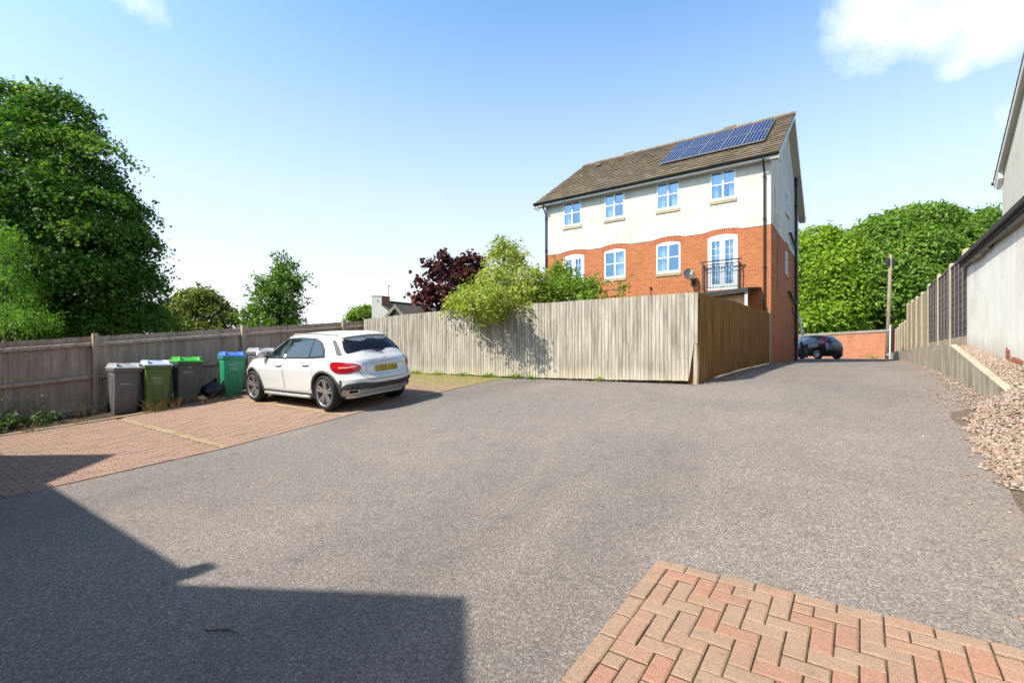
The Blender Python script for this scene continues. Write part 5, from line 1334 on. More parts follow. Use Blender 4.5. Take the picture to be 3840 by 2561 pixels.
for sg in (1, -1):
    band = [(1.0,.975),(-.9,1.0),(-1.36,1.03),(-1.30,1.17),(-1.13,1.31),(-.9,1.378),(-.4,1.395),(.14,1.385),(.40,1.305),(.70,1.155)]
    C.patch(rounded(band, .04), lambda x, z, s=sg: C.side(x, z, .009, s, 'top'), 'window_surround', M_IRON, car)
    for g, nm in (([(.92,.995),(.10,.985),(.04,1.358),(.12,1.358),(.35,1.285),(.64,1.150)], 'front_glass'), ([(-.04,.995),(-.86,1.01),(-.86,1.345),(-.45,1.372),(-.04,1.368)], 'rear_glass'), ([(-.91,1.02),(-1.30,1.045),(-1.25,1.15),(-1.10,1.285),(-.91,1.338)], 'quarter_glass')):
        C.patch(rounded(g, .03), lambda x, z, s=sg: C.side(x, z, .013, s, 'top'), nm, M_CARGLASS, car)
    for a, b, d in (([(1.0,.93),(.98,.40),(.88,.335),(.06,.335),(.03,.60),(.06,.945)], 'front_door', .70), ([(.03,.945),(.0,.60),(.03,.335),(-.82,.335),(-.93,.44),(-1.02,.62),(-1.06,.965)], 'rear_door', -.55)):
        loop = rounded(a, .07)+[rounded(a, .07)[0]]
        dr = C.strip(loop, .008, S(sg, .0025), b, mat('shut_line', (.27,.27,.27), .7) if 'shut_line' not in bpy.data.materials else bpy.data.materials['shut_line'], car)
        hx = .20 if b == 'front_door' else -.80; hz = .845 if b == 'front_door' else .875
        mb = MB(); q = [C.side(hx+dx, hz, .026, sg) for dx in (-.10,-.06,0,.06,.10)]; q = [C.side(hx-.12, hz, -.002, sg)]+q+[C.side(hx+.12, hz, -.002, sg)]; mb.tube(q, [.012,.017,.019,.019,.019,.017,.012], 8); mb.build('handle', Mw, dr, local=True, smooth=True)
        mb = MB(); C.patch(rounded([(hx-.07,hz-.035),(hx+.07,hz-.035),(hx+.07,hz+.02),(hx-.07,hz+.02)], .02), S(sg, .003), 'handle_recess', M_TRIM, dr)
    C.strip([(1.03,.982),(-.9,1.005),(-1.37,1.034)], .02, lambda x, z, s=sg: C.side(x, z, .016, s, 'top'), 'chrome_strip', M_IRON, car)
    # arch and sill cladding
    for ax in AX:
        mb = MB(); vs, fs = [], []; n = 34
        for k in range(n+1):
            t = R(-22+224*k/n)
            for rr_, of in ((.382,-.03),(.382,.016),(.422,.014),(.428,.0)):
                x, z = ax+rr_*math.cos(t), .345+rr_*math.sin(t); z = max(z, .215); vs.append(C.side(max(-2.16, min(2.15, x)), z, of, sg, 'low'))
        for k in range(n):
            for j in range(3): fs.append((k*4+j, k*4+j+1, k*4+5+j, k*4+4+j))
        mb.add(vs, fs, .5); mb.build('arch_trim', M_TRIM, car, local=True, smooth=True)
    C.patch([(.93,.205),(.93,.315),(-.93,.315),(-.93,.205)], S(sg, .012), 'sill_trim', M_TRIM, car)
    mb = MB(); mb.tube([C.side(x, .235, .035, sg) for x in lin(-.86, .86, 9)], .034, 8); mb.build('running_board', M_SKID, car, local=True, smooth=True)
    # mirror
    b0 = Vector(C.side(.83, 1.0, 0, sg, 'top')); mb = MB()
    ms = [[(b0.x+dx+ax_*math.cos(2*math.pi*k/14)*.4, b0.y+sg*oy, b0.z+.065+dz+ az*math.sin(2*math.pi*k/14)) for k in range(14)] for oy, ax_, az, dx, dz in ((.0,.06,.03,0,-.04),(.06,.12,.055,-.01,-.01),(.12,.19,.075,-.02,.0),(.19,.18,.078,-.03,.005),(.235,.12,.06,-.04,.005),(.25,.05,.03,-.05,.0))]
    loft(mb, ms); mi = mb.build('mirror', Mw, car, local=True, smooth=True)
    mb = MB(); vs = [(b0.x-.10, b0.y+sg*(.145+.065*math.cos(t)), b0.z+.068+.042*math.sin(t)) for t in [2*math.pi*k/16 for k in range(16)]]; mb.add(vs, [tuple(range(16))]); mb.build('mirror_glass', M_CHROME, mi, local=True) if False else None
    # roof rail
    mb = MB(); rp = []
    for x in lin(.30, -1.40, 15):
        zb, zt = C.zrange('top', x); f = max(0, min(1, (x+1.44)/.2, (.32-x)/.2)); q = C.side(x, zb+(zt-zb)*.955, -.012, sg, 'top'); rp.append((q[0], q[1], q[2]+.030*f-.004))
    mb.tube(rp, .012, 8); mb.build('roof_rail', M_SKID, car, local=True, smooth=True)
    # tail lamp wraps the corner
    T = lambda off, s=sg: (lambda d, z: C.tail(s*d, z, off))
    lamp = [(.55,.865),(.545,.80),(.60,.755),(.80,.725),(.98,.725),(1.10,.755),(1.17,.83),(1.16,.895),(1.10,.94),(.90,.935),(.66,.905)]
    lm = C.patch(rounded(lamp, .05), T(.012), 'tail_lamp', M_REDL, car)
    C.patch(rounded([(.62,.835),(.80,.815),(.97,.815),(.97,.845),(.80,.848),(.62,.865)], .01), T(.0155), 'lamp_strip', M_REDC, lm)
    C.patch(rounded([(.985,.60),(1.03,.60),(1.045,.50),(1.03,.42),(.985,.42)], .02), T(.004), 'bumper_slot', M_TRIM, car)
    C.patch(rounded([(-.07,.0)], .01) if False else rounded([(-1.22,.78),(-1.22,.92),(-1.40,.935),(-1.43,.80),(-1.36,.77)], .06), S(sg, .003), 'shut_line_flap', bpy.data.materials['shut_line'], car) if sg == -99 else None
    C.patch(rounded([(.90,1.055),(.78,1.05),(.70,1.33),(.79,1.33)], .02), lambda d, z, s=sg: C.tail(s*d, z, .012, 'top'), 'spoiler_fin', M_TRIM, car)
    ex = [(.56,.335),(.78,.325),(.80,.39),(.76,.41),(.58,.415)]
    pp = C.patch(rounded(ex, .03), T(.036), 'exhaust_tip', M_CHROME, car); C.patch(rounded([(.59,.35),(.755,.342),(.77,.385),(.745,.398),(.60,.402)], .02), T(.038), 'exhaust_hole', M_DARK, pp)
loop = rounded([(-1.20,.79),(-1.22,.92),(-1.40,.935),(-1.42,.80),(-1.35,.765)], .06, 4); C.strip(loop+[loop[0]], .007, S(1, .003), 'fuel_flap', bpy.data.materials['shut_line'], car)
TL = lambda off: (lambda d, z: C.tail(d, z, off))
C.patch(rounded([(-.70,1.085),(.70,1.085),(.665,1.20),(.58,1.335),(-.58,1.335),(-.665,1.20)], .05), lambda d, z: C.tail(d, z, .016, 'top'), 'rear_window', M_REARGLASS, car)
tg = C.strip([(-.60,.86),(-.57,.70),(-.46,.605),(-.38,.585),(.38,.585),(.46,.605),(.57,.70),(.60,.86)], .014, TL(.003), 'tailgate', bpy.data.materials['shut_line'], car)
C.patch(rounded([(-.53,.868),(.53,.868),(.53,.898),(-.53,.898)], .012), TL(.02), 'chrome_bar', M_CHROME, tg)
C.patch(rounded([(-.26,.715),(.26,.715),(.26,.825),(-.26,.825)], .012), TL(.014), 'number_plate', M_PLATE, tg)
lp = rounded([(-.40,.665),(.40,.665),(.46,.76),(.43,.85),(-.43,.85),(-.46,.76)], .08); C.strip(lp+[lp[0]], .006, TL(.003), 'plate_recess', mat('soft_grey', (.42,.43,.44), .5), tg)
for s, d, sz in (('GLA 200 d', .40, .05), ('AMG', -.37, .035)):
    p = C.tail(d, .912, .006); text(s, sz, p, (R(90), 0, R(-90)), tg, M_CHROME, 'badge_lettering')
ec = Vector(C.tail(0, .945, .012)); mb = MB()
vs = []; nn_ = 36
for r in (.046, .039): vs += [(ec.x, ec.y+r*math.cos(2*math.pi*k/nn_), ec.z+r*math.sin(2*math.pi*k/nn_)) for k in range(nn_)]
mb.add(vs, [(k, (k+1)%nn_, (k+1)%nn_+nn_, k+nn_) for k in range(nn_)])
for k in range(3):
    a = R(90+120*k); mb.add([(ec.x-.001, ec.y+.041*math.cos(a), ec.z+.041*math.sin(a)), (ec.x-.001, ec.y+.009*math.cos(a+1.05), ec.z+.009*math.sin(a+1.05)), (ec.x-.001, ec.y, ec.z), (ec.x-.001, ec.y+.009*math.cos(a-1.05), ec.z+.009*math.sin(a-1.05))], [(0,1,2,3)])
mb.build('emblem', M_CHROME, tg, local=True, fix=False)
# rear bumper: dark band, silver skid plate
C.patch(rounded([(-1.02,.44),(-.86,.53),(-.60,.545),(.60,.545),(.86,.53),(1.02,.44),(1.12,.225),(-1.12,.225)], .05), TL(.010), 'bumper_trim', M_TRIM, car, sub=8)
C.patch(rounded([(-.92,.41),(-.55,.43),(-.42,.40),(.42,.40),(.55,.43),(.92,.41),(.90,.29),(.52,.27),(.40,.30),(-.40,.30),(-.52,.27),(-.90,.29)], .03), TL(.022), 'skid_plate', M_SKID, car, sub=5)
# roof spoiler
mb = MB(); secs = []
for y in lin(-.53, .53, 15):
    e = (y/.53)**2; zb, zt = C.zrange('top', -1.5); z = zt+.022-.030*e
    secs.append([(-1.25,y,z+.014-.01*e),(-1.66+.06*e*e,y*1.03,z-.020),(-1.675+.06*e*e,y*1.03,z-.032),(-1.62+.05*e*e,y,z-.055),(-1.36,y,z-.03)])
loft(mb, secs); mb.build('spoiler', Mw, car, local=True, smooth=True).modifiers.new('edge', 'EDGE_SPLIT').split_angle = R(40)
wp = [C.tail(-.03, 1.10, .025, 'top'), C.tail(.16, 1.128, .03, 'top'), C.tail(.36, 1.13, .02, 'top')]
mb = MB(); mb.tube(wp, [.016,.010,.006], 6); mb.build('rear_wiper', M_TRIM, car, local=True)
C.patch(rounded([(-.78,.98),(.78,.98),(.60,1.37),(-.60,1.37)], .05), lambda d, z: C.tail(d, z, .006, 'top', True), 'windscreen', M_CARGLASS, car)
for sg in (1, -1): C.patch(rounded([(.45,.66),(.95,.70),(.98,.78),(.60,.74)], .04), lambda d, z, s=sg: C.tail(s*d, z, .008, 'low', True), 'headlamp', M_CHROME, car)
for ax in AX:
    for sg in (1, -1): wheel(car, (ax, sg*.772, .345), sg == 1, .345, .258, 5)

# black hatchback at the far end
FI = {'low': dict(nr=3.8, nf=3., xc=-.1,
   xr=[(0,-1.80),(.15,-1.90),(.35,-1.955),(.5,-1.94),(.7,-1.89),(.9,-1.84),(1,-1.78)], xf=[(0,1.85),(.4,1.98),(.75,1.93),(1,1.75)],
   w=[(0,.77),(.2,.83),(.5,.858),(.68,.862),(.76,.845),(.9,.825),(1,.79)],
   zb=[(-2,.27),(-1.5,.19),(1.6,.18),(2,.22)], zt=[(-2,1.03),(-1.6,1.04),(-.8,.98),(.8,.92),(1.2,.92),(1.6,.83),(2,.68)]),
  'top': dict(nr=3.6, nf=3., xc=-.3,
   xr=[(0,-1.80),(.3,-1.69),(.7,-1.52),(.9,-1.42),(1,-1.3)], xf=[(0,1.45),(.3,1.1),(.7,.6),(.9,.35),(1,.15)],
   w=[(0,.79),(.3,.745),(.7,.66),(.9,.60),(1,.53)], zb=[(-2,1.01),(-.8,.96),(.8,.9),(1.5,.9)], zt=[(-1.9,1.37),(-1.3,1.41),(-.5,1.45),(.3,1.43),(1.4,1.3)])}
fx_, fy_ = -2.63, 36.05
hb = thing('black_hatchback', 'black hatchback parked beside the brick wall at the end of the drive', 'car', (fx_, fy_, -.298), (0, 0, R(142)))
Mk = paint('black_car_paint', (.006,.007,.010)); C = Car(FI); AX = (-1.245, 1.245)
body_parts(C, hb, Mk, [0,.1,.2,.35,.5,.6,.68,.72,.76,.83,.9,.95,1.], [0,.15,.3,.45,.6,.7,.8,.88,.94,1.], AX, .345, .88, .04)
for sg in (1, -1):
    for g, nm in (([(1.0,.945),(.02,.965),(.0,1.36),(.25,1.36),(.6,1.22)], 'front_glass'), ([(-.06,.97),(-.62,.995),(-1.12,1.13),(-1.0,1.28),(-.75,1.34),(-.06,1.365)], 'rear_glass')):
        C.patch(rounded(g, .03), lambda x, z, s=sg: C.side(x, z, .006, s, 'top'), nm, M_CARGLASS2, hb)
    lm = C.patch(rounded([(-1.60,1.06),(-1.42,1.0),(-1.32,1.12),(-1.28,1.30),(-1.36,1.33),(-1.52,1.20)], .03), lambda x, z, s=sg: C.side(x, z, .012, s, 'top'), 'tail_lamp', M_REDL, hb)
    C.patch(rounded([(.50,.92),(.56,1.03),(.74,1.035),(.84,1.0),(.80,.90),(.62,.87)], .04), lambda d, z, s=sg: C.tail(s*d, z, .012, 'low'), 'lower_lamp', M_REDL, lm)
    C.strip([(.95,.70),(-1.5,.80)], .012, lambda x, z, s=sg: C.side(x, z, .003, s, 'low'), 'waist_line', bpy.data.materials['shut_line'], hb) if False else None
    mb = MB(); b0 = Vector(C.side(.80, .97, 0, sg, 'top')); mb.box(b0.x-.1, b0.x+.06, min(b0.y, b0.y+sg*.2), max(b0.y, b0.y+sg*.2), b0.z-.02, b0.z+.12); mb.build('mirror', Mk, hb, local=True, bevel=.03)
    for ax in AX: wheel(hb, (ax, sg*.74, .305), sg == 1, .305, .21, 9, .19, twin=False)
C.patch(rounded([(-.60,1.09),(.60,1.09),(.50,1.35),(-.50,1.35)], .06), lambda d, z: C.tail(d, z, .008, 'top'), 'rear_window', M_CARGLASS2, hb)
C.patch(rounded([(-.26,.80),(.26,.80),(.26,.91),(-.26,.91)], .01), lambda d, z: C.tail(d, z, .012, 'low'), 'number_plate', M_PLATE, hb)
C.patch(rounded([(-.33,.935),(.33,.935),(.33,.955),(-.33,.955)], .008), lambda d, z: C.tail(d, z, .012, 'low'), 'chrome_bar', M_CHROME, hb)
C.patch(rounded([(-.74,1.0),(.74,1.0),(.55,1.34),(-.55,1.34)], .05), lambda d, z: C.tail(d, z, .006, 'top', True), 'windscreen', M_CARGLASS, hb)
# ================================================================= trees and shrubs
lob = [L(30,430,16,1.1,.95), L(200,470,16,1.05,.9), L(310,520,16.3,.75,.75), L(100,590,15.2,1.6,1.2), L(320,650,15.6,1.25,1.0), L(385,750,16.4,.95,.85), L(-120,700,16,2.3,2.4), L(120,800,14.9,1.9,1.5), L(310,850,15.2,1.6,1.2), L(440,820,16.2,.9,.7), L(445,940,16,1.0,.8), L(250,1040,15.2,2.0,1.2), L(440,1070,15.8,1.15,.75), L(520,1015,16.2,.6,.4), L(60,1090,15.4,1.8,1.2), L(400,1170,15.8,1.25,.75), L(200,1200,15.6,1.6,.8), L(-180,1050,16,2.2,2.0), L(50,350,16,.5,.4), L(190,380,16,.45,.4)]
b = im(200, 1400, 16.2)
tree('sycamore_tree', 'tall dense dark green tree rising beyond the left fence', 'tree', (b[0], b[1], -1.2), tuple(im(180, 420, 16.2)), lob, 720, 150, .30, .112, 'maple', M_LF_BIG, .34, 'trees beyond the left fence', flat=.32, inner=.28, low=-.7, sprig=(420,.75))
lob = [L(10,1070,12.6,.62,.7), L(20,950,12.8,.42,.5), L(95,1190,12.4,.5,.3), L(-60,1150,12.6,1.0,.8), L(50,1220,12.3,.8,.45), L(-30,940,12.8,.7,.7)]
b = im(10, 1500, 12.7)
tree('elder_bush', 'bright green leafy bush leaning over the left end of the fence', 'bush', (b[0], b[1], -1.2), tuple(im(20, 950, 12.7)), lob, 260, 36, .16, .085, 'long', M_LF_BRIGHT, .07, 'trees beyond the left fence', low=-.5, sprig=(120,.5))
lob = [L(745,1150,28,1.3,.8), L(690,1190,28,1.1,.7), L(800,1180,28,1.1,.7), L(755,1115,28,.8,.5), L(620,1200,27.5,.9,.5), L(850,1215,28,.8,.4), L(720,1240,27.5,1.3,.55), L(790,1240,27.8,1.2,.5)]
b = im(740, 1400, 28)
tree('round_tree', 'low round olive green tree seen over the fence', 'tree', (b[0], b[1], -.9), tuple(im(745, 1130, 28)), lob, 360, 30, .22, .18, 'oval', M_LF_OLIVE, .16, 'trees beyond the left fence', low=-.3, sprig=(110,.6))
lob = [L(1030,1165,22,.95,.8), L(1050,1080,22,.8,.6), L(1000,1110,22,.6,.5), L(1060,1010,22,.45,.45), L(1095,1130,22,.6,.6), L(970,1190,22,.7,.45), L(1020,1225,21.8,.9,.4), L(1085,1215,22,.6,.4), L(1085,1060,22,.4,.3), L(1040,965,22,.16,.2), L(1075,955,22,.12,.2), L(1110,985,22,.14,.14), L(1135,1040,22,.22,.14), L(925,1085,22,.18,.1)]
b = im(1035, 1400, 22)
tree('pear_tree', 'upright young green tree with straggling top shoots over the fence', 'tree', (b[0], b[1], -.9), tuple(im(1055, 960, 22)), lob, 270, 26, .17, .14, 'oval', M_LF_PEAR, .10, 'trees beyond the left fence', low=-.8, sprig=(120,.75))
lob = [L(1355,1185,38,.9,.6), L(1330,1195,38,.6,.4), L(1378,1172,38,.5,.45)]
b = im(1355, 1350, 38)
tree('garden_tree', 'small bright green tree far off beside the white cottage', 'tree', (b[0], b[1], -.6), tuple(im(1360, 1170, 38)), lob, 120, 26, .22, .22, 'rhomb', M_LF_GREEN, .10, 'trees beyond the left fence')
lob = [L(600,1215,20,.8,.45), L(560,1190,20,.6,.5), L(480,1225,18.5,1.2,.4), L(300,1235,17.5,1.4,.4), L(130,1240,17,1.4,.4)]
b = im(430, 1400, 18)
tree('hedge', 'dark undergrowth below the tall tree behind the fence', 'hedge', (b[0], b[1], -1.0), tuple(im(430, 1230, 18)), lob, 330, 34, .22, .13, 'oval', M_LF_BIG, .08, None)
# purple tree
lob = [L(1660,1010,15.6,.42,.45), L(1690,1075,15.4,.5,.42), L(1640,1100,15.4,.5,.42), L(1590,1080,15.5,.32,.3), L(1745,1000,15.7,.36,.3), L(1770,1060,15.7,.42,.5), L(1655,960,15.6,.16,.2), L(1700,1150,15.2,.55,.3), L(1600,1130,15.3,.4,.3), L(1570,1050,15.5,.16,.14), L(1790,1010,15.8,.3,.36)]
b = im(1690, 1400, 15.4)
tree('purple_tree', 'dark purple leaved small tree behind the sunlit fence', 'tree', (b[0], b[1], -.5), tuple(im(1665, 970, 15.6)), lob, 135, 22, .12, .12, 'round', M_LF_PURPLE, .05, 'shrubs behind the sunlit fence', low=-.8, inner=.3, sprig=(90,.5))
# golden variegated shrub leaning over the fence
def at(u, v, z, *r): return ((u, v, z), np.array(r))
gx = lambda x, y, v: tuple(ray(x, y)*(v/ray(x, y)[1]))
def G(x, y, v, rx, rz, ry=None): return (gx(x, y, v), np.array([rx, ry or rx*.8, rz]))
lob = [G(1890,990,11.2,.55,.42), G(1895,940,11.2,.38,.3), G(1930,1050,11.1,.7,.5), G(1850,1070,10.9,.7,.45), G(1780,1110,10.7,.6,.38), G(1900,1120,10.7,.8,.42), G(1730,1150,10.4,.5,.26,.55), G(1820,1160,10.15,.62,.27,.55), G(1920,1150,10.2,.6,.30,.5), G(1985,1090,10.9,.45,.5), G(1875,915,11.2,.14,.16), G(1940,925,11.2,.12,.12), G(1870,1175,10.0,.4,.18,.3), G(1770,1180,10.0,.3,.12,.25), G(1810,1120,9.6,.42,.22,.3), G(1860,1115,9.35,.30,.18,.25), G(1770,1140,9.25,.26,.14,.22), G(1835,1100,9.1,.2,.12,.2), G(1730,1140,9.6,.28,.14,.3)]
tree('golden_shrub', 'large golden variegated shrub spilling over the top of the sunlit fence', 'shrub', (-8.2, 11.0, -.5), gx(1890, 950, 11.2), lob, 430, 32, .14, .085, 'oval', M_LF_GOLD, .05, 'shrubs behind the sunlit fence', low=-.9, inner=.3, sprig=(210,.45))
lob = [G(2060,1090,12.2,.6,.45), G(2110,1070,12.3,.55,.5), G(2150,1100,12.2,.65,.42), G(2090,1110,11.8,.8,.35), G(2200,1090,12.3,.36,.3), G(2080,1040,12.4,.22,.28), G(2230,1085,12.3,.25,.14), G(2040,1120,11.4,.5,.3), G(2180,1130,11.8,.6,.25), G(2335,1085,13.2,.12,.1), G(2325,1110,13.,.14,.06)]
tree('green_shrub', 'mid green leafy shrub in front of the left french door', 'shrub', (-7.0, 12.2, -.5), gx(2110, 1050, 12.3), lob, 260, 28, .13, .08, 'oval', M_LF_GREEN, .05, 'shrubs behind the sunlit fence', low=-.6, sprig=(130,.55))
# big trees at the head of the drive
G3 = 'large trees behind the brick wall'
lob = [L(3060,930,52,2.6,2.2), L(3130,960,51,2.6,2.2), L(3080,1030,50,3.2,2.4), L(3040,1110,50,2.6,2.2), L(3150,1090,49,2.6,2.2), L(3090,1180,49,3.0,1.6), L(3010,1010,51,2.4,3.), L(3010,1200,50,2.,1.6)]
b = im(3090, 1340, 51)
tree('lime_tree', 'yellowish lime green tree next to the gable, behind the brick wall', 'tree', (b[0], b[1], -.3), tuple(im(3080, 960, 51)), lob, 900, 34, .55, .36, 'oval', M_LF_LIME, .35, G3, low=-.75, flat=.4, inner=.2, sprig=(120,1.0))
lob = [L(3400,850,54,3.0,1.9), L(3480,830,54,2.8,1.6), L(3310,900,53,3.2,2.2), L(3240,970,52,2.8,2.2), L(3420,950,51,3.6,2.6), L(3540,930,53,3.0,2.6), L(3300,1030,50,3.2,2.4), L(3200,1070,50,2.8,2.2), L(3400,1080,49,3.4,2.2), L(3520,1050,51,3.4,2.6), L(3260,1140,49,2.6,1.4), L(3370,1150,50,2.4,1.2), L(3460,1140,51,2.8,1.6), L(3190,1160,49.5,2.0,1.2), L(3560,1140,52,2.6,1.8)]
b = im(3270, 1340, 52)
tree('horse_chestnut', 'huge spreading mid green tree filling the end of the drive', 'tree', (b[0], b[1], -.3), tuple(im(3380, 900, 53)), lob, 2100, 36, .60, .40, 'oval', M_LF_CHEST, .6, G3, low=-.6, flat=.4, inner=.2, sprig=(200,1.1))
lob = [L(3640,880,60,2.6,2.0), L(3710,850,60,2.8,2.0), L(3580,930,60,2.6,2.0), L(3690,950,59,3.2,2.6), L(3620,1000,58,3.2,2.6), L(3780,900,60,2.6,2.4)]
b = im(3680, 1340, 60)
tree('far_chestnut', 'darker green tree partly hidden by the white house on the right', 'tree', (b[0], b[1], -.3), tuple(im(3680, 900, 60)), lob, 700, 34, .6, .40, 'oval', M_LF_CHEST, .4, G3, low=-.6, flat=.4)
lob = [L(3050,1225,64,4.5,2.2), L(3200,1235,66,5,2.2), L(3350,1235,66,5,2.4), L(3450,1235,64,4,2.4)]
b = im(3250, 1340, 65)
tree('undergrowth', 'deep shaded green undergrowth below the large trees', 'hedge', (b[0], b[1], -.3), tuple(im(3250, 1290, 65)), lob, 500, 30, .7, .45, 'rhomb', M_LF_CHEST, .15, None)
# ================================================================= weeds
def tuft(name, label, u, v, n, h, spread, m, group=None, leafy=0, lsize=.05, cat='weed', lm=None):
    z = float(zg(u, v)); t = thing(name, label, cat, (u, v, z), group=group); mb = MB()
    tips = []
    for k in range(n):
        a = random.uniform(0, 6.28); r = spread*random.random()**.7; x, y = u+r*.45*math.cos(a), v+r*.45*math.sin(a)
        hh = h*random.uniform(.45, 1.1); lean = random.uniform(.25, .8)*hh
        p0 = Vector((x, y, z-.01)); p1 = p0+Vector((math.cos(a)*lean*.3, math.sin(a)*lean*.3, hh*.65)); p2 = p0+Vector((math.cos(a)*lean, math.sin(a)*lean, hh*random.uniform(.7,1)))
        mb.tube([p0, p1, p2], [.0035, .003, .0012], 3, False); tips += [p1.lerp(p2, f) for f in (0,.5,1)]
    mb.build('stems', m, t, fix=False)
    if leafy:
        I = rng.integers(0, len(tips), leafy); Cn = np.array([tips[i][:] for i in I])+rng.normal(size=(leafy,3))*[.05,.05,.04]
        Cn[:,2] = np.maximum(Cn[:,2], z+.01)
        leaves('foliage', Cn, rng.normal(size=(leafy,3))*.6+np.array([.3,-.3,1]), lsize*rng.uniform(.6,1.3,leafy), 'oval', lm or M_LF_WEED, t)
    return t
GW = 'weeds along the planted strip'
tuft('dry_grass', 'straw coloured dry grass clump in front of the leftmost bin', -12.35, 3.95, 70, .34, .45, M_DRY, GW, cat='grass clump')
tuft('dry_grass', 'dry grass sprawling in front of the olive bin', -12.25, 4.30, 45, .40, .5, M_DRY, GW, cat='grass clump')
tuft('dry_grass', 'withered grass at the foot of the dark bin with the bright green lid', -12.2, 4.95, 40, .22, .6, M_DRY, GW, cat='grass clump')
tuft('dry_grass', 'short dead grass between the bin bag and the emerald bin', -12.2, 5.35, 34, .15, .6, M_DRY, GW, cat='grass clump')
tuft('dry_grass', 'brown dead stalks beside the fence post and grey bin', -13.2, 3.05, 60, .45, .55, M_DRY, GW, cat='grass clump')
tuft('dead_weed', 'small dead weed poking over the kerb at the left', -12.36, 2.02, 22, .22, .2, M_DRY, GW)
tuft('dead_weed', 'tiny dead weed in the kerb joint before the grey bin', -12.36, 2.75, 14, .13, .2, M_DRY, GW)
tuft('dead_weed', 'tall dry stalks against the left fence boards', -13.35, 2.45, 30, .75, .3, M_DRY, GW)
tuft('nettle', 'low dark green nettles spreading over the planted strip', -13.05, 1.62, 55, .34, .7, M_LF_WEED, GW, 600, .07, lm=M_LF_WEED)
tuft('nettle', 'leafy green weed clump below the fence with pale new leaves', -13.0, 2.25, 36, .30, .45, M_LF_WEED, GW, 160, .07, lm=M_LF_WEED)
tuft('goldenrod', 'yellow flecked weed at the left edge below the fence', -13.4, 1.75, 14, .75, .25, M_LF_WEED, GW, 110, .04, lm=M_LF_GOLD)
tuft('goldenrod', 'slim yellowing weed stem halfway along the fence boards', -13.5, 2.2, 7, .6, .12, M_LF_WEED, GW, 45, .035, lm=M_LF_GOLD)
GF = 'weeds along the foot of the sunlit fence'
for k, (u, h, n) in enumerate([(-10.9,.10,90),(-9.9,.09,90),(-9.0,.08,80),(-8.1,.12,90),(-7.2,.14,120),(-6.7,.12,60)]):
    lab = ['low green weed mat at the fence foot right behind the white car', 'short weeds at the fence foot just right of the car', 'sparse weeds midway between car and shrub shadow', 'leafy weeds where the shrub shadow begins', 'weed clump below the shrub shadow on the fence', 'thin weeds right of the shrub shadow'][k]
    tuft('weed', lab, u, 10.16, 34, h, .25, M_LF_WEED, GF, n*2, .04, lm=M_LF_GREEN)
tuft('weed', 'lone green weed by the fence foot in the middle of the right half', -4.9, 10.2, 3, .12, .03, M_LF_WEED, GF, 40, .05, lm=M_LF_GREEN)
tuft('weed', 'yellowish weeds at the foot of the utility pole', p0.x-.7, p0.y-.2, 26, .35, .6, M_LF_WEED, None, 90, .09, lm=M_LF_GOLD)
n = 5200; u = rng.uniform(-12.3, -7.3, n); v = 10.2-rng.exponential(.26, n); z = zg(u, v)+.018
k = v > 8.6
leaves('moss', np.stack([u, v, z], 1)[k], rng.normal(size=(int(k.sum()),3))*.35+np.array([0,-.3,1]), rng.uniform(.012, .045, int(k.sum())), 'long', M_LF_GOLD, None, rng.random(int(k.sum()))*.5, kind='stuff', label='yellow green moss and seedlings on the paving by the fence', category='moss')
n = 900; t_ = rng.random(n)
P_ = np.where((rng.random(n) < .45)[:,None], np.stack([np.full(n, -1.125)+rng.normal(size=n)*.008, 3.25-t_*2.6], 1), np.stack([-1.12+t_*4.2, np.full(n, 3.252)+rng.normal(size=n)*.008], 1))
keep_ = np.sin(P_[:,0]*5.1+P_[:,1]*7.3)+rng.normal(size=n)*.5 > .1; P_ = P_[keep_]
leaves('joint_moss', np.stack([P_[:,0], P_[:,1], zg(P_[:,0], P_[:,1])+.014], 1), rng.normal(size=(len(P_),3))*.6+np.array([0,0,1]), rng.uniform(.008, .022, len(P_)), 'long', M_DRY, None, rng.random(len(P_))*.6, kind='stuff', label='dry moss and grit along the edge of the brick paving', category='moss')
# litter on the asphalt: pale chippings
pts = np.stack([rng.uniform(-6.5, 1.2, 110), rng.uniform(1.2, 12, 110), np.zeros(110)], 1); pts[:,2] = zg(pts[:,0], pts[:,1])+.005
pts = pts[~((pts[:,1] > 10.1) & (pts[:,0] < -2.7))]
V, F, r = stones(pts, rng.uniform(.004, .012, len(pts))); np_mesh('chippings', V, F, r*.4+.5, M_STONE, kind='stuff', label='scattered pale chippings on the asphalt', category='chippings')
for nm, lab, pt, ln_, an_ in (('twig', 'brown twig lying in the shadow at the lower left', (-2.9,1.25), .20, .5),):
    z = float(zg(*pt)); t = thing('twig', lab, 'twig', (pt[0], pt[1], z)); mb = MB()
    a = Vector((math.cos(an_), math.sin(an_), 0)); p = Vector((pt[0], pt[1], z+.012)); mb.tube([p-a*ln_/2, p+Vector((.01,.015,.008)), p+a*ln_/2], [.005,.004,.002], 6); mb.tube([p, p+a*.05+Vector((-.02,.03,.01))], [.003,.001], 5); mb.build('stem', M_BARK, t)
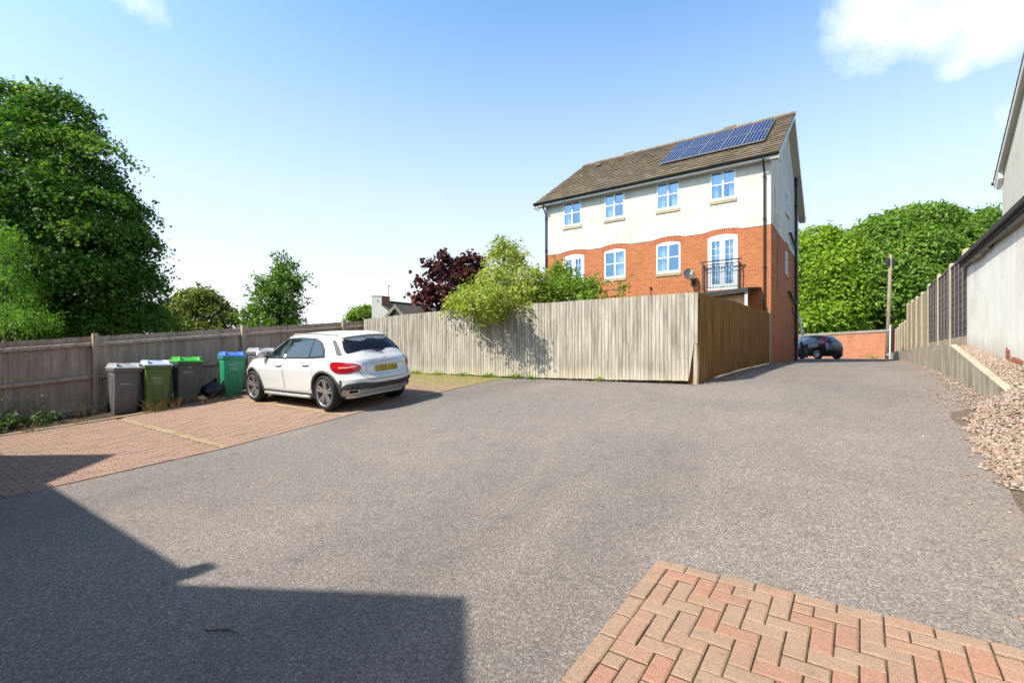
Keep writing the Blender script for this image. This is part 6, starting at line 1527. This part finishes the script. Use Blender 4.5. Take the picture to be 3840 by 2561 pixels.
# ================================================================= sky, sun, camera
EL = R(47.); DX, DY = -.452, -.892
S_ = Vector((DX*math.cos(EL), DY*math.cos(EL), math.sin(EL)))
w = bpy.data.worlds.new('World'); sc.world = w; w.use_nodes = True; nt = w.node_tree; bg_ = nt.nodes['Background']
sky = nt.nodes.new('ShaderNodeTexSky'); sky.sky_type = 'NISHITA'; sky.sun_disc = False; sky.sun_elevation = EL; sky.sun_rotation = math.atan2(DX, DY)
sky.air_density = 1.0; sky.dust_density = 2.6; sky.ozone_density = 1.6; sky.altitude = 100
n = NB(nt, None); d = n.new('ShaderNodeTexCoord').outputs['Generated']
def blob(x, y, r0, r1, wgt=1.):
    q = Vector(ray(x, y)).normalized(); o = Vector(ray(x+1, y)).normalized()
    vm = n.new('ShaderNodeVectorMath', operation='DOT_PRODUCT'); n.l.new(d, vm.inputs[0]); vm.inputs[1].default_value = q
    return n.math('MULTIPLY', n.step(n.math('ARCCOSINE', vm.outputs['Value']), R(r1), R(r0)), wgt)
m = None
for a in ((3390,20,2.0,6.5), (3250,40,.5,4.0,.85), (3520,70,1.,4.5), (3700,50,1.5,5.5), (3640,160,.3,3.4,.95), (3590,250,0,2.2,.9), (3840,30,1,4,.8), (3300,110,0,2.,.7), (530,10,.2,3.0,.8), (3800,420,0,3.,.35)):
    b = blob(*a); m = b if m is None else n.math('MAXIMUM', m, b)
cn = n.noise(d, 9., 8, .6, .35)
cl = n.step(n.math('ADD', n.math('MULTIPLY', m, .62), n.math('MULTIPLY', n.math('SUBTRACT', cn, .5), 1.25)), .16, .66)
cl = n.math('MULTIPLY', cl, n.step(m, 0., .15))
cc = n.mix(n.step(n.noise(d, 14, 5, .6), .35, .7), (5.2,5.6,6.2), (6.6,6.8,7.0))
dz = n.sep(d)[2]                                   # white haze painted into the lower sky
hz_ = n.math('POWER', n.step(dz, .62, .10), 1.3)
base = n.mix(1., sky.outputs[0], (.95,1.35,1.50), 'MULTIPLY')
base = n.mix(n.step(dz, .61, .80), base, n.mix(1., base, (.30,.29,.32), 'MULTIPLY'))   # overhead sky darkened to cut fill light in the shade
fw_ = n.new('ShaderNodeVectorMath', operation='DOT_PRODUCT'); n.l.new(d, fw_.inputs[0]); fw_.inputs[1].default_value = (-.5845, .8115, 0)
hz_ = n.math('MULTIPLY', hz_, n.math('ADD', .35, n.math('MULTIPLY', n.step(fw_.outputs['Value'], -.35, .45), .65)))   # haze weakened behind the eye to cut fill light
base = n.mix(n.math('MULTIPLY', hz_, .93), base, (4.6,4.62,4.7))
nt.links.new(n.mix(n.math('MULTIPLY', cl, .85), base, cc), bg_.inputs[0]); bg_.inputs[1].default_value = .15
sl = bpy.data.lights.new('sun', 'SUN'); sl.energy = 5.; sl.angle = R(.55); sl.color = (1., .935, .82)
so = bpy.data.objects.new('sun', sl); COL.objects.link(so); so.rotation_euler = S_.to_track_quat('Z', 'Y').to_euler(); so.location = S_*60
cam = bpy.data.cameras.new('camera'); cam.lens = 36*FOC/3840; cam.sensor_width = 36; cam.shift_y = (CY-1280.5)/3840; cam.clip_start = .05; cam.clip_end = 3000
co = bpy.data.objects.new('camera', cam); COL.objects.link(co); co.rotation_euler = (R(90), 0, math.atan2(.5845, .8115)); sc.camera = co
sc.view_settings.view_transform = 'Standard'; sc.view_settings.look = 'None'; sc.view_settings.gamma = 1; sc.view_settings.exposure = .66
sc.render.resolution_x, sc.render.resolution_y = 1024, 682
sc.cycles.max_bounces = 8; sc.cycles.transparent_max_bounces = 12; sc.cycles.use_denoising = True

# base colours scaled down to deepen shade against the sky; foliage and white render kept
for m_ in bpy.data.materials:
    if not m_.use_nodes or m_.name == 'white_render' or 'leaf' in m_.name or 'dry_grass' in m_.name: continue
    b = m_.node_tree.nodes.get('Principled BSDF')
    if not b: continue
    s_ = b.inputs['Base Color']
    if s_.is_linked:
        src = s_.links[0].from_socket; q = NB(m_.node_tree, b); q.col(q.mix(1., src, (.78,.78,.78), 'MULTIPLY'))
    else: s_.default_value = tuple(c*.78 for c in s_.default_value[:3])+(1,)
